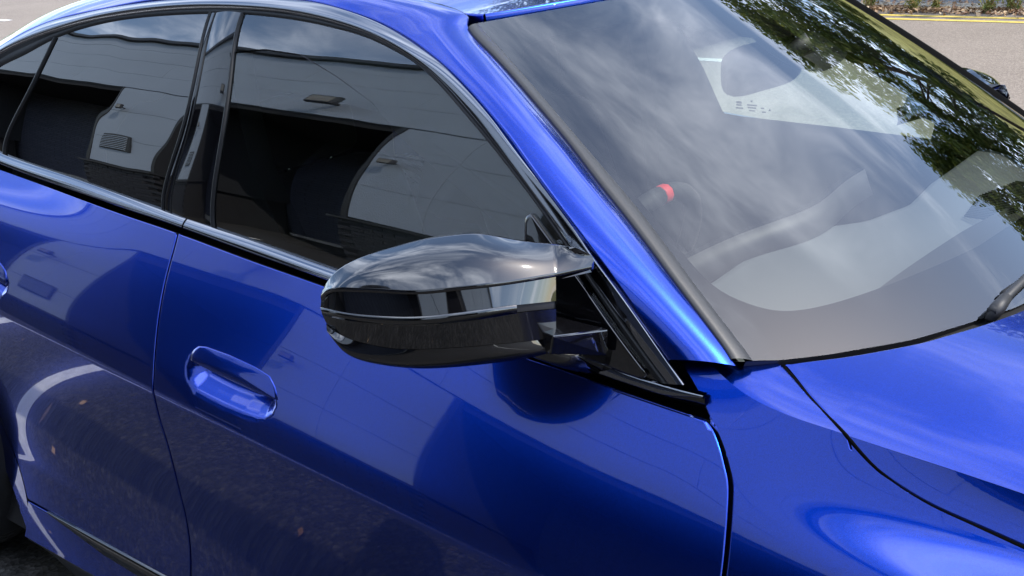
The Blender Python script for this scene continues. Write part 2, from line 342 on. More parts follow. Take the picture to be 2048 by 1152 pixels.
R={'shoulder': [(-0.6883, 0.9759), (-0.6651, 0.9651), (-0.6139, 0.9434), (-0.5656, 0.9312), (-0.5202, 0.925), (-0.4695, 0.9207), (-0.4517, 0.9186), (-0.3689, 0.9111), (-0.3102, 0.9057), (-0.2475, 0.8994)], 'fender_back': [(-0.7231, 0.9662), (-0.6735, 0.9338), (-0.6419, 0.9083)], 'fender_step': [(-0.7231, 0.9662), (-0.7032, 0.9657), (-0.6831, 0.9641), (-0.6678, 0.9647)], 'gap_side': [(-0.4597, 0.9198), (-0.4248, 0.8989), (-0.3897, 0.8833), (-0.3416, 0.869), (-0.2971, 0.8608), (-0.2338, 0.8501)], 'belt': [(-2.4843, 1.0424), (-2.1957, 1.0276), (-1.9445, 1.0146), (-1.7695, 1.0037), (-1.5373, 0.9848), (-1.3751, 0.9722), (-0.9293, 0.9303), (-0.8963, 0.9277), (-0.7783, 0.917), (-0.641, 0.9062)], 'shut_b': [(-1.7685, 1.0046), (-1.766, 0.9839), (-1.7641, 0.9473), (-1.761, 0.909), (-1.7518, 0.8485), (-1.7446, 0.8065), (-1.7366, 0.7392), (-1.7377, 0.7154), (-1.7401, 0.6678), (-1.7383, 0.6202), (-1.7456, 0.5201), (-1.747, 0.4538), (-1.7562, 0.3266)], 'shut_f': [(-0.641, 0.9062), (-0.6292, 0.8988), (-0.6176, 0.8883), (-0.6047, 0.8742), (-0.5955, 0.8624), (-0.5848, 0.8483), (-0.578, 0.8337), (-0.5712, 0.8137), (-0.5655, 0.7935), (-0.5572, 0.7537)], 'sill_gap': [(-2.2962, 0.2955), (-2.214, 0.2956), (-1.9933, 0.2929), (-1.8831, 0.2818)], 'arch_r': [(-2.5251, 0.3819), (-2.4732, 0.3115), (-2.4153, 0.2387), (-2.3671, 0.2013)], 'glass_top': [(-2.5126, 1.2598), (-2.4096, 1.2905), (-2.3031, 1.3247), (-2.1378, 1.3586), (-1.9703, 1.3764), (-1.7833, 1.3855), (-1.6492, 1.3858), (-1.5107, 1.3784), (-1.4283, 1.3697), (-1.3601, 1.3603), (-1.2831, 1.3421), (-1.22, 1.3222), (-1.1648, 1.2964), (-1.1118, 1.2665), (-1.0401, 1.2226), (-0.9492, 1.1593), (-0.8808, 1.1028), (-0.7991, 1.0227), (-0.7239, 0.9414)], 'strip_low': [(-2.5225, 1.2855), (-2.325, 1.3388), (-2.1457, 1.3725), (-1.9785, 1.3906), (-1.8219, 1.3993), (-1.6567, 1.3995), (-1.5179, 1.3924), (-1.3849, 1.3753), (-1.2881, 1.3537), (-1.1907, 1.3157), (-1.1113, 1.2715), (-1.0381, 1.2262), (-0.9386, 1.1557), (-0.8708, 1.0993), (-0.7901, 1.0243), (-0.7042, 0.9392)], 'strip_up': [(-2.527, 1.2958), (-2.4387, 1.328), (-2.3347, 1.3562), (-2.2414, 1.3712), (-2.1524, 1.3836), (-2.067, 1.3935), (-1.9849, 1.4012), (-1.8284, 1.4104), (-1.6645, 1.4133), (-1.5702, 1.4113), (-1.4935, 1.4069), (-1.4, 1.3939), (-1.328, 1.379), (-1.2631, 1.3603), (-1.1992, 1.3374), (-1.1678, 1.3245), (-1.1052, 1.2927), (-1.0448, 1.2573), (-1.0009, 1.2259), (-0.8937, 1.1487), (-0.8345, 1.0956), (-0.789, 1.0562), (-0.7335, 1.0026), (-0.6781, 0.9436)], 'blue_low': [(-2.5279, 1.2978), (-2.4397, 1.33), (-2.2983, 1.365), (-2.1535, 1.3855), (-1.9922, 1.4047), (-1.8305, 1.4138), (-1.6664, 1.4166), (-1.5719, 1.4145), (-1.4951, 1.4099), (-1.4016, 1.3969), (-1.3301, 1.3834), (-1.2659, 1.3667), (-1.202, 1.3444), (-1.1085, 1.3023), (-1.0044, 1.2392), (-0.9812, 1.2221), (-0.87, 1.1368), (-0.7796, 1.0598), (-0.7119, 0.9908)], 'glass_bot': [(-2.4941, 1.0734), (-2.218, 1.0552), (-1.9806, 1.0378), (-1.7795, 1.0215), (-1.5673, 1.0066), (-1.384, 0.9915), (-0.9445, 0.9583), (-0.8277, 0.9476), (-0.7732, 0.9378), (-0.6743, 0.9322)], 'belt_strip_low': [(-2.4968, 1.0585), (-2.1704, 1.0354), (-1.805, 1.0123), (-1.5688, 0.9936), (-1.3828, 0.9786), (-0.936, 0.9398), (-0.8061, 0.9282), (-0.7085, 0.9207), (-0.6548, 0.9151)], 'seam_quarter': [(-2.297, 1.3249), (-2.3773, 1.2022), (-2.4718, 1.0779)], 'seam_a': [(-1.7814, 1.3847), (-1.7791, 1.297), (-1.7954, 1.1736), (-1.8488, 1.0287)], 'seam_b': [(-1.6875, 1.3858), (-1.6746, 1.2851), (-1.6737, 1.1578), (-1.691, 1.0166)], 'sail': [(-0.9526, 1.123), (-0.9512, 1.1322), (-0.9436, 1.1366), (-0.897, 1.0991), (-0.8384, 1.0482), (-0.7985, 1.0095), (-0.7325, 0.946)], 'gap_top': [(-0.5906, -0.67, 0.9585), (-0.5607, -0.6874, 0.9481), (-0.5302, -0.7074, 0.9389), (-0.4985, -0.7259, 0.9304), (-0.4598, -0.7484, 0.9197)], 'cowl_f': [(-0.6671, -0.7341, 0.9653), (-0.6533, -0.7213, 0.9644), (-0.6407, -0.709, 0.9636), (-0.619, -0.6889, 0.9611), (-0.5952, -0.6711, 0.9593)], 'cowl_h': [(-0.5906, -0.67, 0.9585), (-0.5632, -0.6412, 0.9585), (-0.5314, -0.6094, 0.9599), (-0.497, -0.5705, 0.9623), (-0.4635, -0.5257, 0.9646), (-0.4424, -0.4859, 0.9663), (-0.4207, -0.4422, 0.9677), (-0.4013, -0.3937, 0.9687), (-0.3852, -0.3446, 0.9693)], 'pillar_in': [(-0.6295, -0.7306, 0.9746), (-0.6442, -0.7248, 0.9864), (-0.728, -0.7016, 1.0485), (-0.7871, -0.6838, 1.0916), (-0.8449, -0.6671, 1.1324), (-0.9025, -0.6512, 1.1719), (-0.9613, -0.6326, 1.212), (-1.0298, -0.6137, 1.2564), (-1.0976, -0.5956, 1.2988), (-1.1451, -0.5843, 1.3273), (-1.1778, -0.5778, 1.3461), (-1.1978, -0.5721, 1.358), (-1.2154, -0.561, 1.3702), (-1.226, -0.5459, 1.3799)], 'trim_in': [(-0.6118, -0.703, 0.9672), (-0.6378, -0.6957, 0.9869), (-0.7136, -0.6752, 1.0429), (-0.8231, -0.6419, 1.1222), (-0.9384, -0.6135, 1.1995), (-1.0773, -0.5772, 1.2883), (-1.2101, -0.5406, 1.3685)], 'm_top': [(-1.0797, -1.0294, 1.0863), (-1.0736, -1.0233, 1.099), (-1.0659, -1.0155, 1.1091), (-1.0569, -1.0065, 1.1168), (-1.0474, -0.997, 1.1226), (-1.0375, -0.9872, 1.1271), (-1.0275, -0.9774, 1.1308), (-1.0175, -0.9674, 1.134), (-1.0073, -0.9575, 1.137), (-0.9972, -0.9476, 1.1399), (-0.987, -0.9377, 1.1426), (-0.9767, -0.9277, 1.1448), (-0.9663, -0.9177, 1.1462), (-0.956, -0.9077, 1.147), (-0.9455, -0.8977, 1.1474), (-0.9351, -0.8878, 1.1475), (-0.9247, -0.8779, 1.1458), (-0.9144, -0.8682, 1.1424), (-0.9042, -0.8585, 1.1385), (-0.894, -0.8489, 1.1345), (-0.8836, -0.8393, 1.1308), (-0.8732, -0.8296, 1.1275), (-0.8627, -0.8198, 1.1246), (-0.8521, -0.8101, 1.122)], 'm_up': [(-1.077, -1.0348, 1.0835), (-1.0628, -1.0313, 1.0943), (-1.0486, -1.0265, 1.1024), (-1.0347, -1.0209, 1.1087), (-1.0212, -1.0149, 1.1138), (-1.0081, -1.0084, 1.1179), (-0.9954, -1.0016, 1.1211), (-0.9831, -0.9945, 1.1235), (-0.9712, -0.987, 1.1254), (-0.9598, -0.9792, 1.1268), (-0.9487, -0.971, 1.128), (-0.938, -0.9625, 1.1289), (-0.9277, -0.9537, 1.1295), (-0.9178, -0.9445, 1.1299), (-0.9082, -0.9349, 1.13), (-0.899, -0.9249, 1.1297), (-0.8901, -0.9145, 1.129), (-0.8815, -0.9038, 1.1278), (-0.8733, -0.8926, 1.1259), (-0.8654, -0.8811, 1.1231), (-0.8578, -0.8692, 1.1197), (-0.8506, -0.8568, 1.116), (-0.8436, -0.8439, 1.1122), (-0.8369, -0.8304, 1.1084)], 'm_cap': [(-1.0789, -1.0366, 1.078), (-1.0607, -1.0367, 1.091), (-1.0422, -1.0345, 1.0965), (-1.0253, -1.0311, 1.0981), (-1.0095, -1.027, 1.0991), (-0.9945, -1.0223, 1.1), (-0.9803, -1.0171, 1.1003), (-0.9669, -1.0114, 1.1002), (-0.9541, -1.0052, 1.0997), (-0.942, -0.9984, 1.0994), (-0.9303, -0.9911, 1.0995), (-0.9193, -0.9832, 1.1001), (-0.9088, -0.9748, 1.1009), (-0.8989, -0.9659, 1.1015), (-0.8895, -0.9564, 1.1018), (-0.8807, -0.9463, 1.1018), (-0.8723, -0.9357, 1.1015), (-0.8645, -0.9244, 1.101), (-0.8572, -0.9125, 1.1004), (-0.8504, -0.8999, 1.0998), (-0.844, -0.8867, 1.0991), (-0.8382, -0.8728, 1.0983), (-0.8329, -0.8581, 1.0973), (-0.8281, -0.8425, 1.0959)], 'm_it': [(-1.0828, -1.036, 1.0606), (-1.0603, -1.0376, 1.0621), (-1.042, -1.0359, 1.0621), (-1.0251, -1.0332, 1.0621), (-1.009, -1.0296, 1.0623), (-0.9938, -1.0253, 1.0627), (-0.9794, -1.0205, 1.063), (-0.9656, -1.0151, 1.0633), (-0.9526, -1.0091, 1.0635), (-0.9402, -1.0026, 1.0639), (-0.9284, -0.9955, 1.0644), (-0.9172, -0.9878, 1.0651), (-0.9067, -0.9796, 1.066), (-0.8967, -0.9708, 1.0668), (-0.8874, -0.9614, 1.0675), (-0.8785, -0.9515, 1.0679), (-0.8703, -0.9409, 1.068), (-0.8625, -0.9297, 1.0678), (-0.8553, -0.9178, 1.0671), (-0.8486, -0.9052, 1.0661), (-0.8424, -0.8919, 1.0646), (-0.8368, -0.8778, 1.0626), (-0.8316, -0.8629, 1.0603), (-0.8271, -0.847, 1.0575)], 'm_ib': [(-1.0797, -1.0367, 1.0506), (-1.0586, -1.0372, 1.0518), (-1.0407, -1.0353, 1.0518), (-1.0242, -1.0323, 1.0516), (-1.0085, -1.0286, 1.0515), (-0.9937, -1.0242, 1.0513), (-0.9795, -1.0193, 1.0512), (-0.966, -1.0138, 1.0511), (-0.9531, -1.0078, 1.0512), (-0.9409, -1.0012, 1.0516), (-0.9292, -0.9941, 1.0521), (-0.9181, -0.9864, 1.0526), (-0.9076, -0.9782, 1.0532), (-0.8977, -0.9694, 1.0536), (-0.8884, -0.9601, 1.054), (-0.8796, -0.9502, 1.0543), (-0.8714, -0.9397, 1.0547), (-0.8636, -0.9286, 1.0549), (-0.8564, -0.9168, 1.0549), (-0.8497, -0.9044, 1.0544), (-0.8435, -0.8913, 1.0532), (-0.8377, -0.8774, 1.0514), (-0.8325, -0.8627, 1.049), (-0.8279, -0.847, 1.046)], 'm_low': [(-1.0743, -1.0366, 1.0408), (-1.0609, -1.0358, 1.0333), (-1.0473, -1.0338, 1.0269), (-1.0326, -1.0307, 1.0229), (-1.0179, -1.0268, 1.0204), (-1.0036, -1.0223, 1.0185), (-0.9897, -1.0172, 1.0169), (-0.9764, -1.0115, 1.0157), (-0.9635, -1.0053, 1.015), (-0.951, -0.9985, 1.015), (-0.9392, -0.9913, 1.0153), (-0.9278, -0.9835, 1.0156), (-0.9171, -0.9752, 1.0157), (-0.9068, -0.9664, 1.0156), (-0.8971, -0.9571, 1.0154), (-0.8879, -0.9472, 1.015), (-0.8792, -0.9367, 1.0145), (-0.871, -0.9257, 1.0137), (-0.8632, -0.9141, 1.0126), (-0.8559, -0.9018, 1.0114), (-0.8491, -0.889, 1.0098), (-0.8428, -0.8754, 1.008), (-0.8369, -0.8611, 1.0058), (-0.8315, -0.846, 1.0033)], 'm_bot': [(-1.0753, -1.0318, 1.0317), (-1.0705, -1.0295, 1.018), (-1.0647, -1.0266, 1.0049), (-1.0564, -1.022, 0.9941), (-1.0455, -1.0157, 0.9869), (-1.0337, -1.0085, 0.9823), (-1.0218, -1.0008, 0.9789), (-1.0099, -0.9927, 0.9763), (-0.9982, -0.9844, 0.974), (-0.9867, -0.9758, 0.972), (-0.9753, -0.967, 0.9704), (-0.9641, -0.9578, 0.9696), (-0.9531, -0.9484, 0.9693), (-0.9424, -0.9388, 0.9692), (-0.9319, -0.9289, 0.9693), (-0.9216, -0.9187, 0.9695), (-0.9115, -0.9083, 0.9698), (-0.9017, -0.8977, 0.9701), (-0.8921, -0.8868, 0.9704), (-0.8827, -0.8756, 0.9708), (-0.8735, -0.8642, 0.9714), (-0.8646, -0.8525, 0.9722), (-0.8559, -0.8406, 0.9733), (-0.8474, -0.8284, 0.9746)], 'm_horn': [(-0.8358, -0.83, 1.13), (-0.82, -0.81, 1.1227), (-0.8068, -0.792, 1.1092), (-0.803, -0.792, 1.102), (-0.8037, -0.797, 1.0971)], 'm_arm': [(-0.8598, -0.8114, 1.018), (-0.7851, -0.7899, 1.006), (-0.8148, -0.8722, 1.018), (0.0, 0.0, 0.0), (0.0, 0.0, 0.0)], 'cup': [(-1.643, 0.7953), (-1.6347, 0.7755), (-1.6125, 0.7611), (-1.5682, 0.7558), (-1.5255, 0.7523), (-1.4775, 0.751), (-1.442, 0.7522), (-1.4219, 0.7558), (-1.4043, 0.7677), (-1.3953, 0.7894), (-1.4041, 0.8087), (-1.4242, 0.8228), (-1.4652, 0.8294), (-1.5367, 0.8356), (-1.6041, 0.8375), (-1.6274, 0.8351), (-1.6419, 0.8234)], 'flap': [(-1.64, 0.8094), (-1.6416, 0.8226), (-1.6288, 0.8349), (-1.6044, 0.8383), (-1.537, 0.8363), (-1.4654, 0.8301), (-1.4242, 0.8228), (-1.4036, 0.8073), (-1.3943, 0.7904), (-1.4524, 0.7921), (-1.5234, 0.7975), (-1.5732, 0.8019)], 'cup_r': [(-2.6839, 0.8868), (-2.6685, 0.8558), (-2.5952, 0.8443), (-2.4491, 0.8306), (-2.3572, 0.8219), (-2.3075, 0.8124), (-2.2888, 0.8236), (-2.2837, 0.8426), (-2.2948, 0.862), (-2.3282, 0.8772), (-2.4001, 0.8845), (-2.5667, 0.8998), (-2.6417, 0.9052)], 'far_open': [(-1.6369, 1.1613), (-1.5152, 1.1757), (-1.3855, 1.1824), (-1.229, 1.1611), (-1.1869, 1.1448), (-1.0735, 1.0851), (-0.9154, 0.9996), (-0.8848, 0.9321), (-1.1972, 0.9423), (-1.5246, 0.95)]}

# ================================================================ setting
def asphalt(name,c0,c1,scale,bump,rough=.85):
    m,n,l,p=mat(name);t=n.new('ShaderNodeTexCoord')
    a=n.new('ShaderNodeTexVoronoi');a.inputs['Scale'].default_value=scale;l.new(t.outputs['Object'],a.inputs['Vector'])
    z=n.new('ShaderNodeTexNoise');z.inputs['Scale'].default_value=.8;z.inputs['Detail'].default_value=8;z.inputs['Roughness'].default_value=.65;l.new(t.outputs['Object'],z.inputs['Vector'])
    bw=n.new('ShaderNodeRGBToBW');l.new(a.outputs['Color'],bw.inputs[0])
    pw=n.new('ShaderNodeMath');pw.operation='POWER';pw.inputs[1].default_value=2.8;l.new(bw.outputs[0],pw.inputs[0])
    ad=n.new('ShaderNodeMath');ad.operation='MULTIPLY_ADD';ad.inputs[1].default_value=.55;l.new(z.outputs['Fac'],ad.inputs[0]);l.new(pw.outputs[0],ad.inputs[2])
    mr=n.new('ShaderNodeMapRange');mr.inputs['From Min'].default_value=.15;mr.inputs['From Max'].default_value=1.0;l.new(ad.outputs[0],mr.inputs['Value'])
    mx=n.new('ShaderNodeMix');mx.data_type='RGBA';mx.inputs['A'].default_value=(*c0,1);mx.inputs['B'].default_value=(*c1,1);l.new(mr.outputs[0],mx.inputs['Factor']);l.new(mx.outputs['Result'],p.inputs['Base Color'])
    p.inputs['Roughness'].default_value=rough
    b=n.new('ShaderNodeBump');b.inputs['Strength'].default_value=bump;b.inputs['Distance'].default_value=.006;l.new(a.outputs['Distance'],b.inputs['Height']);l.new(b.outputs[0],p.inputs['Normal'])
    return m
M['asphalt']=asphalt('car_park_asphalt',(.004,.0038,.0036),(.060,.057,.054),75,1.0,.75)
M['road']=asphalt('worn_road_asphalt',(.165,.132,.106),(.32,.27,.222),110,.5,.9)
M['paving']=asphalt('grey_paving',(.14,.14,.14),(.23,.23,.225),60,.3,.9)
M['white']=simple('white_road_paint',(.72,.71,.68),.7,var=.18,vscale=25)
M['yellow']=simple('yellow_road_paint',(.62,.46,.10),.7,var=.2,vscale=20)
M['kerb']=simple('concrete_kerb',(.40,.36,.29),.85,var=.2,vscale=12,bump=.4,bscale=120)
M['clad']=simple('grey_metal_cladding',(.39,.455,.54),.42,spec=.5,var=.04,vscale=1.2)
M['cladtrim']=simple('dark_flashing',(.035,.037,.042),.4)
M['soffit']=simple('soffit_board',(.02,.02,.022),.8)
M['brick']=simple('dark_engineering_brick',(.030,.031,.038),.55,var=.35,vscale=6,bump=.3,bscale=90)
M['mortar']=simple('dark_mortar',(.018,.018,.02),.9)
M['white_strip']=simple('pale_concrete',(.55,.54,.50),.8,var=.1)
M['lampglass']=simple('floodlight_lens',(.30,.28,.24),.15)
m,n,l,p=mat('dark_brick_wall')
t=n.new('ShaderNodeTexCoord');mp=n.new('ShaderNodeMapping');mp.inputs['Rotation'].default_value=(math.radians(90),0,0);l.new(t.outputs['Object'],mp.inputs[0])
bt=n.new('ShaderNodeTexBrick');bt.inputs['Scale'].default_value=4.4;bt.inputs['Color1'].default_value=(.060,.070,.105,1);bt.inputs['Color2'].default_value=(.085,.094,.130,1);bt.inputs['Mortar'].default_value=(.018,.019,.026,1);bt.inputs['Mortar Size'].default_value=.025;bt.inputs['Row Height'].default_value=.33;bt.inputs['Brick Width'].default_value=1.0
l.new(mp.outputs[0],bt.inputs['Vector']);l.new(bt.outputs['Color'],p.inputs['Base Color']);p.inputs['Roughness'].default_value=.6
b=n.new('ShaderNodeBump');b.inputs['Strength'].default_value=.6;b.inputs['Distance'].default_value=.01;b.invert=True;l.new(bt.outputs['Fac'],b.inputs['Height']);l.new(b.outputs[0],p.inputs['Normal']);M['brickwall']=m

def sheet(name,x0,x1,y0,y1,z,m,parent=None,**k):return obj(name,[(x0,y0,z),(x1,y0,z),(x1,y1,z),(x0,y1,z)],[(0,1,2,3)],m,parent,False,**k)
ground=sheet('ground',-220,220,-120,320,0,'asphalt',kind='structure')
road=sheet('road',-220,220,2.9,10.12,.004,'road',kind='structure')
for xe in(2.36,-4.07,-10.5,-16.95,-23.4,-29.8):sheet('centre_line',xe-2.2,xe,6.54,6.67,.008,'white',road)
sheet('yellow_line',-220,220,9.22,9.32,.008,'yellow',road);sheet('yellow_line',-220,220,9.47,9.57,.008,'yellow',road)
# bay markings on the car park asphalt
for x,sk in((-3.42,.30),(-4.16,.30),(-6.6,.30),(1.9,.30)):
    y0,y1=-1.24,-4.5;obj('bay_line',[(x,y0,.004),(x-.08,y0,.004),(x-.08+sk,y1,.004),(x+sk,y1,.004)],[(0,1,2,3)],'white',ground,False)
# kerb of separate stones with the pavement behind it
kerb=empty('kerb',(0,10.0,0));kerb['kind']='structure'
ks=MB().box((-.452,0,-.05),(.452,.26,.045),.012);k0=None
for i in range(34):
    x=-24.5+i*.915
    if k0 is None:o=ks.build('kerb_stone','kerb',kerb);k0=o
    else:
        o=k0.copy();COL.objects.link(o);o.parent=kerb
    o.location=(x,random.uniform(-.008,.008),random.uniform(-.006,.006));o.rotation_euler=(random.uniform(-.01,.01),0,random.uniform(-.006,.006))
sheet('pavement',-220,220,10.27,13.2,.035,'paving',kind='structure')
M['bank']=simple('dry_grass_bank',(.21,.20,.055),.95,var=.45,vscale=2.5)
M['grass']=simple('verge_grass_ground',(.10,.12,.03),.9,var=.3,vscale=3)
verge=sheet('verge',-220,220,13.2,320,.05,'grass',kind='structure')

# leaf litter in the gutter and along the kerb: uncountable small leaves
def leafmat(name,cols,trans=0.0):
    m,n,l,p=mat(name);oi=n.new('ShaderNodeObjectInfo');g=n.new('ShaderNodeNewGeometry');r=n.new('ShaderNodeValToRGB')
    while len(r.color_ramp.elements)<len(cols):r.color_ramp.elements.new(.5)
    for i,c in enumerate(cols):r.color_ramp.elements[i].position=i/(len(cols)-1);r.color_ramp.elements[i].color=(*c,1)
    l.new(g.outputs['Random Per Island'],r.inputs[0]);l.new(r.outputs[0],p.inputs['Base Color']);p.inputs['Roughness'].default_value=.55
    if trans:
        tr=n.new('ShaderNodeBsdfTranslucent');l.new(r.outputs[0],tr.inputs[0]);mx=n.new('ShaderNodeMixShader');mx.inputs[0].default_value=trans;l.new(p.outputs[0],mx.inputs[1]);l.new(tr.outputs[0],mx.inputs[2]);l.new(mx.outputs[0],n['Material Output'].inputs[0])
    return m
M['litter']=leafmat('dry_leaves',[(.20,.10,.05),(.42,.25,.12),(.55,.38,.21),(.30,.16,.09),(.60,.48,.32)])
M['weed']=leafmat('weed_leaves',[(.22,.27,.06),(.40,.38,.10),(.13,.19,.04),(.50,.40,.14),(.52,.32,.16)],.3)
M['leaf']=leafmat('tree_leaves',[(.06,.10,.02),(.10,.15,.028),(.16,.20,.035),(.08,.12,.025),(.22,.23,.045)],.45)
M['bark']=simple('bark',(.10,.075,.05),.9,bump=.8,bscale=30,var=.3,vscale=6)
V=[];Fs=[]
def leafquad(V,Fs,c,s,nrm=None,asp=.5,fold=.25):
    a=np.random.normal(size=3) if nrm is None else np.array(nrm)+np.random.normal(size=3)*.5
    a/=np.linalg.norm(a);b=np.cross(a,np.random.normal(size=3));b/=np.linalg.norm(b);d=np.cross(a,b);k=len(V)
    V+=[c-b*s,c+d*s*asp+a*s*fold*.5,c+b*s,c-d*s*asp+a*s*fold*.5];Fs.append((k,k+1,k+2,k+3))
for i in range(5200):
    x=random.uniform(-7.5,-1.5);y=9.99-abs(random.gauss(0,.16))
    z=.012+random.random()*.03
    if random.random()<.10:y=random.uniform(10.0,10.3);z=.055
    leafquad(V,Fs,np.array((x,y,z)),random.uniform(.012,.036),(0,0,1),random.uniform(.35,.7))
obj('leaf_litter',V,Fs,'litter',None,False,kind='stuff',label='dry brown leaf litter lying in the gutter beside the kerb')

V=[];Fs=[];random.seed(77);np.random.seed(77)
for i in range(170):
    leafquad(V,Fs,np.array((random.uniform(-4.6,1.0),random.uniform(-3.2,-1.0),.006+random.random()*.006)),random.choice((.004,.006,.008,.011,.018,.022)),(0,0,1),random.uniform(.35,.7),.1)
obj('ground_debris',V,Fs,'litter',None,False,kind='stuff',label='scattered pale chips and leaf fragments on the asphalt beside the car')
def weed(x,y,h,n,spread,label,seedv):
    random.seed(seedv);np.random.seed(seedv)
    e=empty('roadside_weed',(x,y,.0));tag(e,label,'weed','weeds growing along the kerb')
    st=MB();V=[];Fs=[]
    for i in range(n):
        a=random.uniform(0,6.28);ln=h*random.uniform(.55,1.1);d=np.array((math.cos(a),math.sin(a),0))*spread*random.uniform(.2,1)
        pts=[np.array((d[0]*.15,d[1]*.15,0))+d*t*t+np.array((0,0,ln*t)) for t in np.linspace(0,1,6)]
        st.tube(pts,np.linspace(.005,.0015,6),4)
        for q in range(16):
            t=random.uniform(.08,1);c=np.array((d[0]*.15,d[1]*.15,0))+d*t*t+np.array((0,0,ln*t))+np.random.normal(size=3)*.02
            leafquad(V,Fs,c,random.uniform(.014,.04),None,random.uniform(.2,.4))
    st.build('stem','weed',e,True);obj('foliage',V,Fs,'weed',e,False)
    return e
weed(-5.30,9.92,.30,12,.16,'leafy yellow-green weed nearest the windscreen pillar',11)
weed(-4.78,9.84,.34,18,.20,'tall tangled weed with reddish brown stems in the kerb gutter',12)
weed(-4.60,9.94,.30,10,.13,'thin upright weed beside the reddish tangled one',13)
weed(-4.06,9.86,.34,14,.22,'spreading yellowish weed towards the right of the kerb',14)
weed(-3.86,9.95,.28,16,.16,'dense green weed at the right edge of the kerb',15)
weed(-5.62,9.94,.34,9,.16,'weed half hidden behind the far windscreen pillar',16)

# trees beyond the road: each with trunk, limbs and a crown of separate leaves in clumps
def tree(x,y,h,rad,seedv,label,nleaf=23000):
    random.seed(seedv);np.random.seed(seedv)
    e=empty('broadleaf_tree',(x,y,.05));tag(e,label,'tree','trees in the verge across the road')
    tk=MB();base=h*.22
    tk.tube([(0,0,-.1),(random.uniform(-.1,.1),0,base*.6),(random.uniform(-.15,.15),random.uniform(-.1,.1),base*1.3),(random.uniform(-.2,.2),0,h*.62),(0,0,h*.88)],[.20,.16,.13,.08,.02],9)
    tk.build('trunk','bark',e,True)
    lm=MB();cl=[]
    for i in range(54):
        z=h*random.uniform(.17,.93);k=(z/h-.17)/.76;rr=rad*(math.sin(math.pi*min(1,max(.03,.18+.80*k)))**.6)*random.uniform(.45,1.0)
        a=random.uniform(0,6.28);tip=np.array((math.cos(a)*rr,math.sin(a)*rr,z));st=np.array((0,0,max(base,z-rr*.55)))
        mid=(st+tip)/2+np.array((0,0,.18*rr));lm.tube([st,mid,tip],[.035,.02,.006],5)
        cl.append((tip,random.uniform(.5,1.0)*rad*.34));cl.append((mid,random.uniform(.4,.8)*rad*.28))
    lm.build('limb','bark',e,True)
    V=[];Fs=[];w=np.array([r**2 for _,r in cl]);w/=w.sum();idx=np.random.choice(len(cl),nleaf,p=w)
    for i in idx:
        c,r=cl[i];d=np.random.normal(size=3);d/=np.linalg.norm(d);p_=c+d*r*random.random()**.45*np.array((1,1,.72))
        leafquad(V,Fs,p_,random.uniform(.06,.12),d*.6+np.array((0,0,.8)),random.uniform(.45,.7))
    obj('crown',V,Fs,'leaf',e,False)
tree(-7.4,15.0,9.6,3.1,21,'tall leafy tree behind the car, mirrored at the top of the windscreen')
tree(-2.7,14.4,10.4,3.3,22,'broad green tree mirrored along the far pillar of the windscreen')
tree(1.6,14.8,9.4,3.0,23,'full green tree mirrored at the middle right of the windscreen')
tree(5.6,14.2,8.6,2.9,24,'lower rounded tree mirrored at the bottom right of the windscreen')
tree(10.2,15.2,9.8,3.2,25,'last leafy tree of the row, ahead of the car')
tree(-12.6,15.6,9.2,3.0,26,'first leafy tree of the row, far behind the car')
# grassy bank rising behind the trees
bx=np.linspace(-60,60,60);by=[(17.5,.10),(19.5,1.1),(22,2.5),(25,3.6),(30,4.2)]
obj('grass_bank',[(x,y,z*(1+.12*math.sin(x*.35+y)) if z>.2 else z) for x in bx for y,z in by],[(i*5+j,(i+1)*5+j,(i+1)*5+j+1,i*5+j+1) for i in range(59) for j in range(4)],'bank',None,True,kind='structure')
V=[];Fs=[];np.random.seed(31);random.seed(31)
for i in range(15000):
    x=random.uniform(-14,12);y=13.3+abs(random.gauss(0,1.6));hh=random.uniform(.12,.5);a=random.uniform(0,6.28);s=.014
    d=np.array((math.cos(a),math.sin(a),0));c=np.array((x,y,.05));k=len(V);ln=np.array((random.gauss(0,.09),random.gauss(0,.09),hh))
    V+=[c-d*s,c+d*s,c+ln];Fs.append((k,k+1,k+2))
M['blade']=leafmat('long_grass',[(.20,.20,.04),(.30,.27,.06),(.13,.16,.03),(.36,.31,.10)],.4)
obj('verge_grass',V,Fs,'blade',None,False,kind='stuff',label='long yellow-green grass on the verge under the trees')
random.seed(3);np.random.seed(3)

# ---------------------------------------------------------------- the building the car is parked beside (seen in its glass and paint)
YF=-4.9;ZS=3.42;ZP=5.25
bld=empty('showroom_building',(-3,YF,0));tag(bld,'grey clad flat-roofed building with dark brick bays, mirrored in the car windows','building')
def bpart(mb,name,m,parent=None,smooth=False):
    o=mb.build(name,m,parent or bld,smooth)
    if parent is None:o.matrix_parent_inverse=Matrix.Translation((3,-YF,0))
    return o
def inv(o):o.matrix_parent_inverse=Matrix.Translation((3,-YF,0));return o
X0,X1=-24.0,11.0
# core walls
bpart(MB().box((X0,YF-9,0),(X1,YF-1.55,ZP-.12)),'core_wall','brickwall')
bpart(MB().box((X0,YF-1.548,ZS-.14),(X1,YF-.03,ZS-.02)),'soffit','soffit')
bpart(MB().box((X0,YF-1.55,ZS-.02),(X1,YF-.03,ZP-.13)),'fascia_frame','cladtrim')
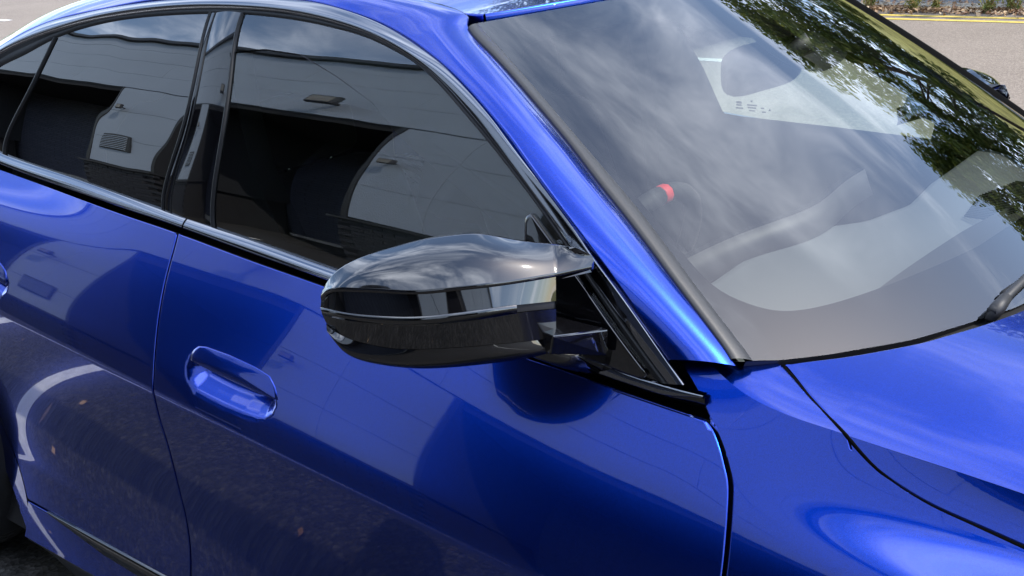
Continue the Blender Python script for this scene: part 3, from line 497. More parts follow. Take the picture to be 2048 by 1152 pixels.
# fascia panels: four courses, staggered joints left open
rows=[ZS,ZS+.50,ZS+.98,ZS+1.40,ZP-.12]
for k in range(4):
    x=X0+(k%2)*1.6
    while x<X1:
        xe=min(x+3.3,X1);bpart(MB().box((x+.002,YF-.03,rows[k]+.002),(xe-.002,YF+random.uniform(0,.004),rows[k+1]-.002),.0015),'cladding_panel','clad');x=xe
bpart(MB().box((X0-.05,YF-.3,ZP-.12),(X1+.05,YF+.07,ZP),.012),'parapet_cap','cladtrim')
bpart(MB().box((X0,YF-1.55,0),(X1,YF-1.49,.07)),'base_strip','white_strip')
piers=[(-22.0,-20.4),(-15.6,-14.2),(-9.35,-8.05),(-5.75,-4.0),(.25,1.9),(5.6,7.4)]
bk=MB().box((-.1075,-.03,-.0325),(.1075,.03,.0325),.004);bk0=None
for a,b_ in piers:
    bpart(MB().box((a,YF-1.55,1.02),(b_,YF-.03,ZS-.14)),'pier_core','cladtrim')
    zz=[1.06,1.86,2.66,ZS-.02]
    for k in range(3):
        for u0,u1 in((a+.05,a+(b_-a)*.46),(a+(b_-a)*.46,b_-.05)):
            bpart(MB().box((u0+.003,YF-.028,zz[k]+.003),(u1-.003,YF,zz[k+1]-.003),.002),'pier_panel','clad')
    # side cheeks of the pier
    for xs,sg in((a,-1),(b_,1)):
        bpart(MB().box((min(xs,xs-sg*.045),YF-1.4,1.04),(max(xs,xs-sg*.045)+.004,YF+.012,ZS-.02)),'pier_edge_trim','cladtrim')
    bpart(MB().box((a-.06,YF-1.4,.985),(b_+.06,YF+.10,1.03),.006),'plinth_cap','cladtrim')
    pl=bpart(MB().box((a,YF-1.45,0),(b_,YF+.028,.984)),'brick_plinth','mortar')
    vis=a>-16 and b_<2.5
    if vis:
        for r in range(13):
            x=a+(.1125 if r%2 else .0)+.1125
            while x<b_-.05:
                if bk0 is None:
                    o=bk.build('brick','brick',pl);bk0=o
                else:
                    o=bk0.copy();COL.objects.link(o);o.parent=pl
                o.location=(x,YF+.012+random.uniform(0,.004),.0375+r*.075);o.rotation_euler=(0,0,random.uniform(-.008,.008));x+=.225
# louvre vent on the pier behind the car
lv=bpart(MB().box((-8.98,YF-.0,1.50),(-8.42,YF+.02,1.94),.004),'louvre_vent','cladtrim')
for k in range(8):
    o=MB().box((-8.94,YF+.018,1.535+k*.048),(-8.46,YF+.040,1.553+k*.048)).build('slat','clad',lv)
def flood(x,z,s=1.0):
    f=MB().box((x-.02*s,YF-.0,z-.02*s),(x+.02*s,YF+.16*s,z+.02*s)).box((x-.17*s,YF+.15*s,z-.11*s),(x+.17*s,YF+.23*s,z+.11*s),.015)
    o=bpart(f,'floodlight','cladtrim');MB().box((x-.13*s,YF+.229*s,z-.075*s),(x+.13*s,YF+.236*s,z+.075*s)).build('lens','lampglass',o)
flood(-6.6,ZS+.35);flood(-5.45,2.5,.5);flood(-8.9,2.75,.6)

# ================================================================ the car
car=empty('car',(-1.3,0,0));tag(car,'metallic blue saloon car with gloss black door mirrors parked beside the building','car')
CI=Matrix.Translation((1.3,0,0))
def cpart(o):
    o.parent=car;o.matrix_parent_inverse=CI;return o
def cp(mb,name,m,parent=None,smooth=True):
    o=mb.build(name,m,parent,smooth)
    return o if parent else cpart(o)
OUTR=(0,-1,.3)
def zrail(pts):           # side rail as x(z)
    P=spl(pts,120);o=np.argsort(P[:,1]);z,x=P[o,1],P[o,0]
    return lambda q:float(np.interp(q,z,x))
def xrail(pts):
    P=spl(pts,160);o=np.argsort(P[:,0]);x,z=P[o,0],P[o,1]
    return lambda q:float(np.interp(q,x,z))
belt=xrail([(-2.78,1.058)]+R['belt'])
shut_b=zrail(R['shut_b']+[(-1.768,.24)])
shut_f=zrail(R['shut_f']+[(-.5525,.70),(-.552,.645),(-.556,.50),(-.575,.36),(-.60,.27)])
shut_r=zrail([(-2.76,1.07),(-2.715,.95),(-2.64,.80),(-2.565,.62),(-2.505,.47),(-2.44,.36),(-2.395,.26)])
ZSILL=.288
def meet(fx,fz,x0):
    x=x0
    for _ in range(40):x=fx(fz(x))
    return x
def zl(fx,z0,z1,n=60):
    z=np.linspace(z0,z1,n);return [(fx(a),a) for a in z]
def xl(fz,x0,x1,n=80):
    x=np.linspace(x0,x1,n);return [(a,fz(a)) for a in x]
def refine(n,a,b,k):
    """0..1 samples, extra dense between a and b"""
    s=set(np.round(np.linspace(0,1,n),6))|set(np.round(np.linspace(a,b,k),6));s=np.array(sorted(s));keep=[0]
    for i in range(1,len(s)):
        if s[i]-s[keep[-1]]>.0004:keep.append(i)
    s=s[keep];s[-1]=1;return s
def cupfn(cup,depth):
    bb=np.array(cup);x0,z0=bb.min(0)-.01;x1,z1=bb.max(0)+.01
    def f(x,z):
        w=SW(x,z)
        if x0<x<x1 and z0<z<z1:
            d=polysd(cup,x,z)
            if d>-.004:
                t=min(1,max(0,(d+.002)/.030));w-=depth*(t*t*(3-2*t))*.6+depth*.4*t
        return (x,-w,z)
    return f
def door(name,fl,fr,cup,S_,Tu,label=None):
    mb=MB()
    xtl=meet(fl,belt,fl(1.0));xtr=meet(fr,belt,fr(.92));xbl=meet(fl,ZC,fl(.7));xbr=meet(fr,ZC,fr(.65))
    f=cupfn(cup,.024) if cup else S3
    gu=coons(xl(ZC,xbl,xbr),xl(belt,xtl,xtr),zl(fl,ZC(xbl),belt(xtl)),zl(fr,ZC(xbr),belt(xtr)),S_,Tu)
    xsl,xsr=fl(ZSILL),fr(ZSILL)
    gl=coons(xl(lambda x:ZSILL,xsl,xsr),xl(ZC,xbl,xbr),zl(fl,ZSILL,ZC(xbl)),zl(fr,ZSILL,ZC(xbr)),S_,np.linspace(0,1,46))
    Pl,Pu=lift(gl,S3),lift(gu,f)
    panel(mb,np.concatenate([Pl[:,:-1],Pu],1),OUTR,'lrtb',.0048)
    return cp(mb,name,'paint')
def scoop(cup):
    q=np.array(cup);a=np.polyfit(q[:,0],q[:,1],1);return [(x*.97+q[:,0].mean()*.03,z-.008) if z>np.polyval(a,x)+.004 else (x,z) for x,z in cup]
fd=door('front_door',shut_b,shut_f,scoop(R['cup']),refine(170,.10,.40,120),refine(50,.15,.75,60))
rd=door('rear_door',shut_r,shut_b,scoop(R['cup_r']),refine(150,.25,.60,100),refine(50,.15,.75,60))
def SNn(x,z):return SN(x,z)
for o,fl_,cup in((fd,R['flap'],None),(rd,None,None)):
    if fl_ is None:
        q=np.array(R['cup_r']);o2=np.array([(-2.59,.902),(-2.585,.925),(-2.565,.935),(-2.50,.930),(-2.40,.916)]+[(-2.335,.900),(-2.306,.885),(-2.296,.866),(-2.30,.853),(-2.36,.866),(-2.46,.884),(-2.56,.893)])
        q0=np.array(R['cup_r']);top=[p for p in R['cup_r'] if True]
        x_,z_=q0[:,0],q0[:,1];a=np.polyfit(x_,z_,1);up_=[p for p in R['cup_r'] if p[1]>np.polyval(a,p[0])+.002]
        up_=sorted(up_);lo_=[(p[0],np.polyval(a,p[0])-.004) for p in up_[::-1]];fl_=up_+lo_
    fl_=resamp(np.vstack([fl_,fl_[:1]]),48)[:-1]
    mb=plate(MB(),fl_,S3,SNn,.0004,.020,bul=.003);cp(mb,'door_handle','paint',o)

# black skin added behind the shut lines to block light through the gaps
mb=MB();g=np.array([[(x,z) for z in np.linspace(.20,1.0,30)] for x in np.linspace(-2.60,-.36,80)])
ztop=lambda x:belt(min(x,-.62))-.012 if x<-.60 else min(.905,.905-.42*(x+.60))
P=np.array([[(x,-(SW(x,min(z,ztop(x)))-.024),min(z,ztop(x))) for x,z in r_] for r_ in g])
panel(mb,P,OUTR);cp(mb,'side_gap_blackout','inner')

# shoulder crease, bonnet and front wing
SH=spl(R['shoulder'],120)
sx,sz=SH[-1];ss=(SH[-1][1]-SH[-8][1])/(SH[-1][0]-SH[-8][0]);SH=np.vstack([SH,[(x,sz+ss*(x-sx)-.10*(x-sx)**2) for x in np.linspace(sx+.02,.78,60)]])
shz=lambda x:float(np.interp(x,SH[:,0],SH[:,1]))
shw=lambda x:SW(x,shz(x))
def TZ(x,w):
    D=shw(x);d=D-abs(w);return shz(x)+.09*(1-math.exp(-d/.25))-KAP*(D-w)
def T3(x,w):return (x,-w,TZ(x,w))
gapS=np.array(R['gap_side']);gapS=spl(gapS,60);gx,gz=gapS[-1];gs=(gapS[-1][1]-gapS[-5][1])/(gapS[-1][0]-gapS[-5][0]);gapS=np.vstack([gapS,[(x,gz+gs*(x-gx)-.05*(x-gx)**2) for x in np.linspace(gx+.02,.78,40)]])
gapT=np.array([(p[0],-p[1]) for p in spl(R['gap_top'],60)])
cowF=np.array([(p[0],-p[1]) for p in spl(R['cowl_f'],40)])
cowH=spl([(p[0],-p[1]) for p in R['cowl_h']]+[(-.352,.20),(-.338,0.0)],80)
XC=-.4537
# for x beyond the photo's measured range the side surface keeps its section
def SF(x,z):
    return (x,-SW(x,z),z)
shp=SH[(SH[:,0]>-.6501)&(SH[:,0]<XC)]
mb=MB()
top=np.vstack([spl(R['fender_step'],20),shp,[(XC,shz(XC))],gapS[1:]])
xe=.74
top=top[top[:,0]<=xe]
bl=meet(shut_f,ZC,-.55)
archc=np.array([(.0+.372*math.cos(a),.335+.372*math.sin(a)) for a in np.linspace(math.pi*.80,.12,40)])
bot=np.vstack([xl(ZC,bl,-.33,30),archc])
rgt=np.array([(bot[-1][0]*(1-t)+xe*t,bot[-1][1]*(1-t)+top[-1][1]*t) for t in np.linspace(0,1,20)])
# a construction line from the door's top corner to the bonnet gap splits the wing into two clean sheets
XM=-.16;zM=float(np.interp(XM,gapS[:,0],gapS[:,1]));zd=belt(-.628)
midl=spl([(shut_f(zd),zd),(-.56,.9+.55*(zd-.9)+.45*(zM-.9)),(-.36,zM+.30*(zd-zM)),(XM,zM)],60)
gA=gapS[(gapS[:,0]>XM)&(gapS[:,0]<=xe)];gB=gapS[(gapS[:,0]<XM)]
g=coons(bot,np.vstack([midl,gA]),zl(shut_f,ZC(bl),zd,50),rgt,refine(150,0,.45,150),np.linspace(0,1,80))
panel(mb,lift(g,SF),OUTR,'lt',.007,.0022,skip=('t',-9,XM-.0001))
ml2=midl-np.array((0,.002))
topU=np.vstack([spl(R['fender_step'],20),shp,[(XC,shz(XC))],gB[1:],[(XM,zM)]])
g=coons(ml2,topU,np.vstack([ml2[:1],spl(R['fender_back'][::-1],30)]),[tuple(ml2[-1]),(XM,zM)],np.linspace(0,1,130),np.linspace(0,1,50))
panel(mb,lift(g,lambda x,z:(x,-SW(x,z)+.0002,z)),OUTR,'lt',.007,.0030,skip=('t',-.655,XC+.030))
botL=np.vstack([xl(lambda x:ZSILL,shut_f(ZSILL),-.40,20),[(-.372,.34),(-.345,.45),(-.33,ZC(-.33))]])
g=coons(xl(lambda x:ZSILL,shut_f(ZSILL),-.40,30),xl(ZC,bl,-.33,30),zl(shut_f,ZSILL,ZC(bl)),[(-.40,ZSILL),(-.372,.36),(-.345,.47),(-.33,ZC(-.33))],np.linspace(0,1,40),np.linspace(0,1,40))
panel(mb,lift(g,SF),OUTR,'l',.0048)
# wing top between the shoulder crease, the windscreen corner and the bonnet gap
sw_=np.array([(x,shw(x)) for x in np.linspace(-.6501,XC,60)])
topT=np.vstack([cowF,gapT[1:]])
g=coons(sw_,topT,[tuple(sw_[0]),tuple(topT[0])],[tuple(sw_[-1]),tuple(topT[-1])],np.linspace(0,1,110),np.linspace(0,1,36))
P=lift(g,T3);panel(mb,P,(0,-.2,1),'t',.006,.002,skip=('t',XC-.004,9))
wing=cp(mb,'front_wing','paint')
# bonnet: crowned top plus the hollow strip below the crease
mb=MB()
outer=np.vstack([gapT,[(x,shw(x)) for x in np.linspace(XC+.004,xe,120)]])
cw=np.vstack([cowH,[(x,-w) for x,w in cowH[::-1][1:]]])
fr_=np.array([(xe+.10*(1-(w/.62)**2),w) for w in np.linspace(outer[-1][1],-outer[-1][1],60)])
g=coons(outer,[(x,-w) for x,w in outer],cw,fr_,refine(150,0,.3,90),np.linspace(0,1,130))
def T3b(x,w):return (x,-w,TZ(min(x,.78),w))
panel(mb,lift(g,T3b),(0,0,1),'lbt',.007,.0028,skip=('bt',XC-.004,9))
cb=gapS[(gapS[:,0]<=xe)];ct=np.array([(x,shz(x)) for x in np.linspace(XC,xe,120)])
g=coons(cb,ct,[tuple(cb[0]),tuple(ct[0])],[tuple(cb[-1]),tuple(ct[-1])],refine(120,0,.5,60),np.linspace(0,1,24))
PS=lift(g,SF);panel(mb,PS,OUTR,'b',.020,.0030,skip=('b',-9,XC+.030))
PL=PS.copy();PL[:,:,2]+=2*KAP*PL[:,:,1];PL[:,:,1]*=-1;panel(mb,PL,(0,1,.3),'b',.020,.0030,skip=('b',-9,XC+.030))
bonnet=cp(mb,'bonnet','paint')
# near-black tube standing in for the bonnet gap's shade, windscreen corner forward
ln=np.vstack([[np.array(T3(x,w))-np.array((0,0,.0004+.0020*min(1,(XC-x)/.05))) for x,w in gapT[2:-1]],[np.array(SF(x,z))-np.array(SN(x,z))*(.0004+.0026*min(1,(x-XC)/.07)) for x,z in gapS[1:]]])
gap_shade=cp(MB().tube(resamp(ln,160),np.interp(np.linspace(0,1,160),[0,.2,.4,1],[.0026,.0028,.0046,.0050]),8),'bonnet_gap_shade','frit')
# black sheet added beneath so the bonnet gap stays dark
mb=MB();P=[]
for x in np.linspace(-.60,.7,50):
    D=shw(x)-.030;P.append([(x,-D*t,TZ(x,D*t)-.035) for t in np.linspace(1,-1,40)]);P[-1]=[(x,-D,TZ(x,D)-.25)]+P[-1]
panel(mb,np.array(P),(0,0,1));cp(mb,'bonnet_gap_blackout','inner')

# ---------------- greenhouse: side frame, glass, strips
gt=xrail([(-2.83,1.115),(-2.72,1.175),(-2.60,1.222)]+R['glass_top'][:])
gb=xrail([(-2.83,1.095),(-2.65,1.092)]+R['glass_bot'])
su=[(-2.90,1.105),(-2.76,1.190),(-2.62,1.254)]+R['strip_up']
sl=[(-2.86,1.112),(-2.74,1.183),(-2.61,1.240)]+R['strip_low']
def glass_pane(name,fl,fr,m,parent,n=60,off=0.0,k=30):
    x0,x1=fl(1.08),fr(1.05)
    xbl=meet(fl,gb,fl(1.05));xtl=meet(fl,gt,fl(1.25));xbr=meet(fr,gb,fr(1.0));xtr=meet(fr,gt,fr(1.25))
    g=coons(xl(gb,xbl,xbr),xl(gt,xtl,xtr),zl(fl,gb(xbl)-.008,gt(xtl)+.006),zl(fr,gb(xbr)-.008,gt(xtr)+.006),np.linspace(0,1,n),np.linspace(0,1,k))
    P=lift(g,lambda x,z:G3(x,z,off));mb=MB();panel(mb,P,OUTR);return cp(mb,name,m,parent)
qa=zrail(R['seam_quarter']+[(-2.487,1.04)] if False else [(R['seam_quarter'][0][0]+.03,R['seam_quarter'][0][1]+.06)]+R['seam_quarter']+[(-2.44,1.02)])
sa=zrail([(-1.765,1.45)]+R['seam_a']+[(-1.815,.98)])
sb=zrail([(-1.655,1.45)]+R['seam_b']+[(-1.672,.98)])
e0=zrail([(-2.80,1.3),(-2.80,1.0)]);e1=zrail([(-.70,1.4),(-.70,.9)])
win=glass_pane('side_window',sb,e1,'sglass',fd,110,-.001,40)
rw=glass_pane('side_window',qa,sa,'pglass',rd,80,-.001,40)
qw=glass_pane('quarter_window',e0,qa,'pglass',rd,40,-.001)
# gloss pillar cover between the doors: two pieces, the seam between them, slightly barrelled
def pillar(fl,fr,off,bul,name,parent):
    mb=MB();zz=np.linspace(1.012,1.40,50);g=[]
    for z in zz:
        zt=min(z,gt(fl(z))+.006);a,b=fl(zt),fr(zt);g.append([(a+(b-a)*t,-(GW(a+(b-a)*t,zt)+off+bul*(1-(2*t-1)**2)+.0012*math.sin(zt*23)*t),zt) for t in np.linspace(0.02,.98,16)])
    P=np.array(g);panel(mb,P,OUTR,'tb' if False else '');return cp(mb,name,'gloss',parent)
mida=lambda z:sa(z)+(sb(z)-sa(z))*.17
pillar(mida,sb,.0015,.0020,'pillar_cover',fd);pillar(sa,mida,.0005,.0010,'pillar_cover',rd)
def seam(fx,name,parent,w=.0035,off=.003):
    z=np.linspace(1.01,1.41,40);z=np.array([a for a in z if gb(fx(a))-.006<=a<=gt(fx(a))+.006])
    A=[G3(fx(a)-w,a,off) for a in z];B=[G3(fx(a)+w,a,off) for a in z]
    mb=ribbon(MB(),A,B,[(0,-.006),(.05,0),(.5,.0012),(.95,0),(1,-.006)],OUTR);return cp(mb,name,'rubber',parent)
seam(qa,'window_divider',rd,.005);seam(sa,'pillar_seal',rd,.0035);seam(sb,'pillar_seal',fd,.004);seam(mida,'pillar_seal',rd,.0012,.0022)
# upper strips: rubber seal inside, dark metal strip outside; resampled against x so the rails pair up
def railx(pts,xs,off):
    P=spl(pts,260);o=np.argsort(P[:,0]);return [G3(x,float(np.interp(x,P[o,0],P[o,1])),off) for x in xs]
def railpair(A,B,n,off0,off1):
    """pair two rails by nearest normal direction: even arc length on the first, closest point on the second"""
    a=resamp(spl(A,400),n);b=spl(B,1200);tn=np.gradient(a,axis=0);out=[]
    for i,p in enumerate(a):
        d=b-p;t_=tn[i]/np.linalg.norm(tn[i]);c=np.abs(d@t_)+.15*np.linalg.norm(d,axis=1);out.append(b[np.argmin(c)])
    out=np.array(out)
    ker=np.ones(5)/5
    for k in range(2):
        s=np.convolve(np.pad(out[:,k],2,'edge'),ker,'valid');out[:,k]=s
    o1=off1 if callable(off1) else (lambda x:off1)
    return [G3(x,z,off0) for x,z in a],[G3(x,z,o1(x)) for x,z in out]
gtp=[(-2.83,1.115),(-2.72,1.175),(-2.60,1.222)]+R['glass_top']
A,B=railpair(su,sl,240,.002,lambda x:.0125-.0095*sm(-1.32,-1.12,x))
mb=ribbon(MB(),A,B,[(-.02,-.010),(-.02,-.002),(.0,.0012),(.06,.0018),(.4,.0026),(.75,.0022),(.93,.0006),(1,-.002),(1,-.014)],OUTR);strip=cp(mb,'window_frame_strip','chrome')
A,B=railpair(sl,gtp,240,.002,.0012)
mb=ribbon(MB(),A,B,[(-.15,-.006),(0,.0015),(.3,.0040),(.45,.001),(.55,.001),(.75,.0030),(1,.0),(1.15,-.004)],OUTR);cp(mb,'window_seal','rubber')
# belt strips (one per door, cut at the shut line) and the black band under them
gbp=[(-2.83,1.095),(-2.65,1.092)]+R['glass_bot'];bsp=[(-2.84,1.078),(-2.66,1.073)]+R['belt_strip_low']
def beltpiece(x0,x1,parent):
    xs=np.linspace(x0,x1,120);a=xrail(gbp);b=xrail(bsp)
    A=[G3(x,a(x)+.003,.003) for x in xs];B=[G3(x,b(x),.016-.011*sm(-1.02,-.86,x)) for x in xs];B=[tuple(np.array(q_)*(1-.75*sm(-.72,-.648,q_[0]))+np.array(p_)*.75*sm(-.72,-.648,q_[0])) for p_,q_ in zip(A,B)]
    mb=ribbon(MB(),A,B,[(-.08,-.012),(0,.0),(.06,.0008),(.3,.0016),(.6,.0018),(.85,.0010),(.97,-.0006),(1.0,-.003),(1.0,-.010)],OUTR);cp(mb,'belt_strip','chrome',parent)
    Bx=[S3(x,belt(x)+.004) for x in xs]
    Bn=[(p[0],p[1]+.010,p[2]) for p in Bx]
    A2=[(p[0],p[1]+.004,p[2]+.002) for p in B]
    mb=ribbon(MB(),A2,Bn,[(0,0),(.25,.0025),(.7,.003),(1,0),(1.1,-.01)],OUTR);cp(mb,'belt_band','gloss',parent)
xsB=meet(shut_b,belt,-1.76)
beltpiece(-2.80,xsB-.002,rd);beltpiece(xsB+.003,-.648,fd)
# triangle that carries the mirror
sail=np.array(R['sail']);zb_=lambda x:xrail(R['glass_bot'])(x)
o2=np.vstack([spl(sail[:3],12),spl(sail[2:],30)[1:],[(x,zb_(x)+.003) for x in np.linspace(sail[-1][0]-.01,sail[0][0],20)]])
mb=plate(MB(),o2,lambda x,z:G3(x,z),lambda x,z:GN(x,z),.0065,.012,bul=.001);cp(mb,'mirror_triangle','gloss',fd)
# blue side frame: windscreen pillar running back as the roof rail
r0=[(-3.08,1.05),(-2.92,1.125),(-2.76,1.205),(-2.62,1.266)]+R['blue_low'];r0=spl(r0,400);r0=r0[np.argsort(r0[:,0])][::-1]
r1=np.vstack([np.array(R['pillar_in']),[(-1.29,-.553,1.402),(-1.45,-.560,1.422),(-1.7,-.562,1.436),(-2.0,-.560,1.430),(-2.3,-.552,1.400),(-2.55,-.540,1.352),(-2.8,-.525,1.282),(-3.05,-.51,1.185),(-3.2,-.50,1.11)]])
r1=spl(r1,400)
n_=260;s=np.linspace(0,1,n_)
xa=r0[0,0]+(r0[-1,0]-r0[0,0])*s;xb=r1[0,0]+(r1[-1,0]-r1[0,0])*s
zz=np.interp(-xa,-r0[:,0],r0[:,1]);A=np.array([G3(x,z,.005) for x,z in zip(xa,zz)])
o=np.argsort(-r1[:,0]);B=np.stack([xb]+[np.interp(-xb,-r1[o,0],r1[o,k]) for k in(1,2)],1)
A=np.vstack([A[0]+(A[0]-A[6])/np.linalg.norm(A[0]-A[6])*.021,A]);B=np.vstack([B[0]+(B[0]-B[6])/np.linalg.norm(B[0]-B[6])*.010,B])
prof=[(-.02,-.014),(-.012,-.004),(0,0)]+[(t,.0105*4*t*(1-t)) for t in np.linspace(.02,.98,26)]+[(1,0),(1.01,-.004),(1.015,-.012)]
mb=ribbon(MB(),A,B,prof,(.1,-1,.8));side_frame=cp(mb,'side_frame','paint')
# roof skin, drip channel and header
mb=MB();dr=np.array(r1[o])
hx=lambda y:WS(max(-1,min(1,y/.5399)),1.0)
g=[];ditch=lambda x,k:float(np.interp(-x,-dr[:,0],dr[:,k]))
for s_ in np.linspace(0,1,110):
    row=[]
    for t in np.linspace(-1,1,60):
        yb=.535*t;xh=hx(yb)[0]-.004;x=xh+(-3.12-xh)*s_
        y=t*(-ditch(x,1)-.014 if x<-1.27 else .522)
        x_=min(x,-1.262);z=ditch(x_,2)-.004+.034*(1-t*t)*min(1,.35+s_*3)
        if s_<.18:
            zh=hx(y)[2]+.010;k=sm(0,.18,s_);z=zh*(1-k)+z*k
        if s_>0:z-=KAP*(y+.53)*sm(0,.18,s_)
        row.append((x,y,z))
    g.append(row)
panel(mb,np.array(g),(0,0,1),'lbt',.004,.004,.012);cp(mb,'roof','paint')
for sg in(1,-1):
    xs=np.linspace(-1.25,-3.1,60);dz=-.011+(2*KAP*-.53 if sg<0 else 0);A=[(x,sg*(ditch(x,1)-.004),ditch(x,2)+dz) for x in xs];B=[(x,sg*(ditch(x,1)+.022),ditch(x,2)+dz) for x in xs]
    cp(ribbon(MB(),A,B,[(0,0),(1,0)],(0,0,1)),'roof_channel','rubber')
# windscreen: glass, printed border, side trim
mb=MB();vlo=lambda u:float(np.interp(abs(u),[0,.387,.679,.86,.944,1.01],[-.100,-.092,-.068,-.038,-.020,.002]))
g=np.array([[(u,vlo(u)+(1-vlo(u))*t) for t in np.linspace(0,1,60)] for u in np.linspace(-1.01,1.01,100)]);panel(mb,lift(g,WS),(.5,0,.85));ws=cp(mb,'windscreen','wglass')
def WSo(u,v,d):
    h=1e-3;a=np.array(WS(u+h,v))-np.array(WS(u-h,v));b=np.array(WS(u,v+h))-np.array(WS(u,v-h));n=np.cross(a,b);n/=np.linalg.norm(n);n=n if n[2]>0 else -n
    return np.array(WS(u,v))+n*d
# clear opening, as (u,v), with the wider black patch round the mirror foot
half=[(-.30,.054),(-.628,.052),(-.80,.058),(-.877,.076),(-.920,.108),(-.955,.161),(-.966,.275),(-.970,.464),(-.972,.665),(-.968,.80),(-.955,.865),(-.925,.895),(-.88,.908),(-.75,.912),(-.60,.912),(-.46,.908),(-.43,.895),(-.40,.87),(-.36,.838),(-.31,.812),(-.17,.76),(-.05,.745)]
hl=np.vstack([spl(half[:13],60),spl(half[12:],50)[1:]]);hole=np.vstack([hl,(hl*np.array((-1,1)))[::-1]])
rings=[]
for k,t in enumerate(np.linspace(0,1,7)):
    row=[]
    for u,v in hole:
        c=np.array((0,.45));d=np.array((u,v))-c;q=min((1.0/abs(d[0])) if abs(d[0])>1e-6 else 9,((.55 if d[1]>0 else .57)/abs(d[1])) if abs(d[1])>1e-6 else 9)
        p_=np.array((u,v))*(1-t)+(c+d*q)*t;p_[1]=max(p_[1],vlo(p_[0]));row.append(WSo(p_[0],p_[1],-.004))
    rings.append(row)
P=np.array(rings);mb=MB();P2=np.concatenate([P,P[:,:1]],1);panel(mb,P2,(.5,0,.85));cp(mb,'windscreen_border','frit',ws)
mb=MB();uu=np.linspace(-1.0,1.0,80);A=[WSo(u,vlo(u),-.002) for u in uu];B=[(p_[0]-.05,p_[1]*.97,p_[2]-.09) for p_ in A];ribbon(mb,A,B,[(0,0),(1,0)],(1,0,.5));cp(mb,'cowl_panel','plastic')
for sg in(1,):
    A=resamp(spl(R['pillar_in'],200)[:186],90);B=resamp(spl(R['trim_in'],200),90)
    mb=ribbon(MB(),A,B,[(-.08,-.010),(-.06,.001),(.0,.0035),(.25,.0045),(.6,.0035),(.9,.0010),(1,-.003)],(.5,-.3,.8));wt=cp(mb,'windscreen_trim','trimgrey')

# ---------------- door mirror
RL=[spl(R[k],40) for k in('m_top','m_up','m_cap','m_it','m_ib','m_low','m_bot')]
RL=[resamp(r_,70) for r_ in RL]
mir=empty('door_mirror',(-.95,-.92,1.05));mir=cpart(mir);MI=Matrix.Translation((.95,.92,-1.05))
def mp_(mb,name,m,smooth=True):
    o=mb.build(name,m,mir,smooth);o.matrix_parent_inverse=MI;return o
def loft(rows,ref,nper=8):
    """rows of rails (k,n,3) -> smooth sheet through them"""
    A=np.array(rows);out=[spl(A[:,i],(len(rows)-1)*nper+1) for i in range(A.shape[1])];return np.array(out)
BX=-1.092
def toback(r_,inset):
    return np.stack([np.full(len(r_),BX)+0*r_[:,0],np.clip(r_[:,1],-1.035+inset,9),r_[:,2]],1)
top,upr,cap,it,ib,low,bt_=RL
def shrink(r_,dz,k):
    q=r_.copy();x0=q[:,0].copy();q[:,0]=q[:,0]*(1-k)+BX*k;q[:,1]+=.010*k;q[:,2]+=math.copysign(.004,dz)+(x0-q[:,0])*(-.46 if dz<0 else .30);return q
capcrv=cap.copy()
# cap: swept crown from the rear top edge over to the sharp edge below it
mb=MB();tb=shrink(top,-.002,.55);tb2=shrink(top,-.010,.9)
P=loft([top,upr,cap],(.5,-.5,1),12);P=np.concatenate([tb2[:,None],tb[:,None],P],1)
edge=cap.copy();edge[:,2]-=.006
# the crown runs on inwards as a flat horn that reaches towards the windscreen pillar
hn=np.array(R['m_horn']);k_=P.shape[1]
tipc=np.vstack([[hn[1]+(-.05,0,-.03),hn[1]+(-.02,0,-.008)],resamp(hn[1:],k_-2)])
Hs=np.array([P[-1]*(1-t)+tipc*t for t in np.linspace(0,1,18)])
Pc=np.concatenate([P,Hs[1:]],0);panel(mb,Pc,(.3,-.3,1))
e_=np.concatenate([edge,Hs[1:,-1]+np.array((0,0,-.006))],0);cc=Pc[:,-1]
panel(mb,np.stack([cc,cc+np.array((.0012,-.0012,-.0025)),e_],1),(.7,-.7,0))
Hb=Hs+np.array((-.002,.002,-.011));panel(mb,Hb[:,::-1],(-.1,-.2,-1));panel(mb,np.stack([Hs[-1],Hb[-1]],1),(.7,.7,0));panel(mb,np.stack([Hs[:,0],Hb[:,0]],1),(-1,.3,0))
mp_(mb,'mirror_cap','gloss')
# face below the cap and lower shell
mb=MB();e2=edge.copy();e2[:,0]-=.004;e2[:,1]+=.004
P=loft([e2,it],(.7,-.7,0),10);panel(mb,P,(.7,-.7,0))
P=loft([ib,low],(.7,-.7,0),8);panel(mb,P,(.7,-.7,0))
lo2=low.copy();lo2+=np.array((-.0012,.0012,-.0012))
P=loft([lo2,lo2*.55+bt_*.45+np.array((.010,-.010,-.004)),bt_],(.7,-.7,-.5),8);bb=shrink(bt_,.004,.6);bb2=shrink(bt_,.012,.95);P=np.concatenate([P,bb[:,None],bb2[:,None]],1);panel(mb,P,(.6,-.6,-1))
# inner end
endc=np.array([e2[-1],it[-1],ib[-1],low[-1],lo2[-1],bt_[-1]]);bk_=endc.copy();bk_[:,0]=-.99;bk_[:,1]+=.012;mid_=endc*.75+bk_*.25+np.array((0,.008,0))
panel(mb,np.array([endc,mid_,bk_]),(.2,1,0))
mp_(mb,'mirror_shell','gloss')
# indicator strip
mb=MB();i0=it+np.array((0,0,.0004));i1=ib.copy();nn=(it-ib);
o_=np.array((.71,-.70,0))*.0022
P=np.stack([i0-o_*.8,i0+o_*.6,(i0+i1)/2+o_,i1+o_*.6,i1-o_*.8],1)[:58];panel(mb,P,(.7,-.7,0));mp_(mb,'indicator_strip','lens')
P=np.stack([i0-o_,(i0*.5+i1*.5)-o_*.8,i1-o_],1);mb=MB();panel(mb,P,(.7,-.7,0));mp_(mb,'indicator_reflector','trimgrey')
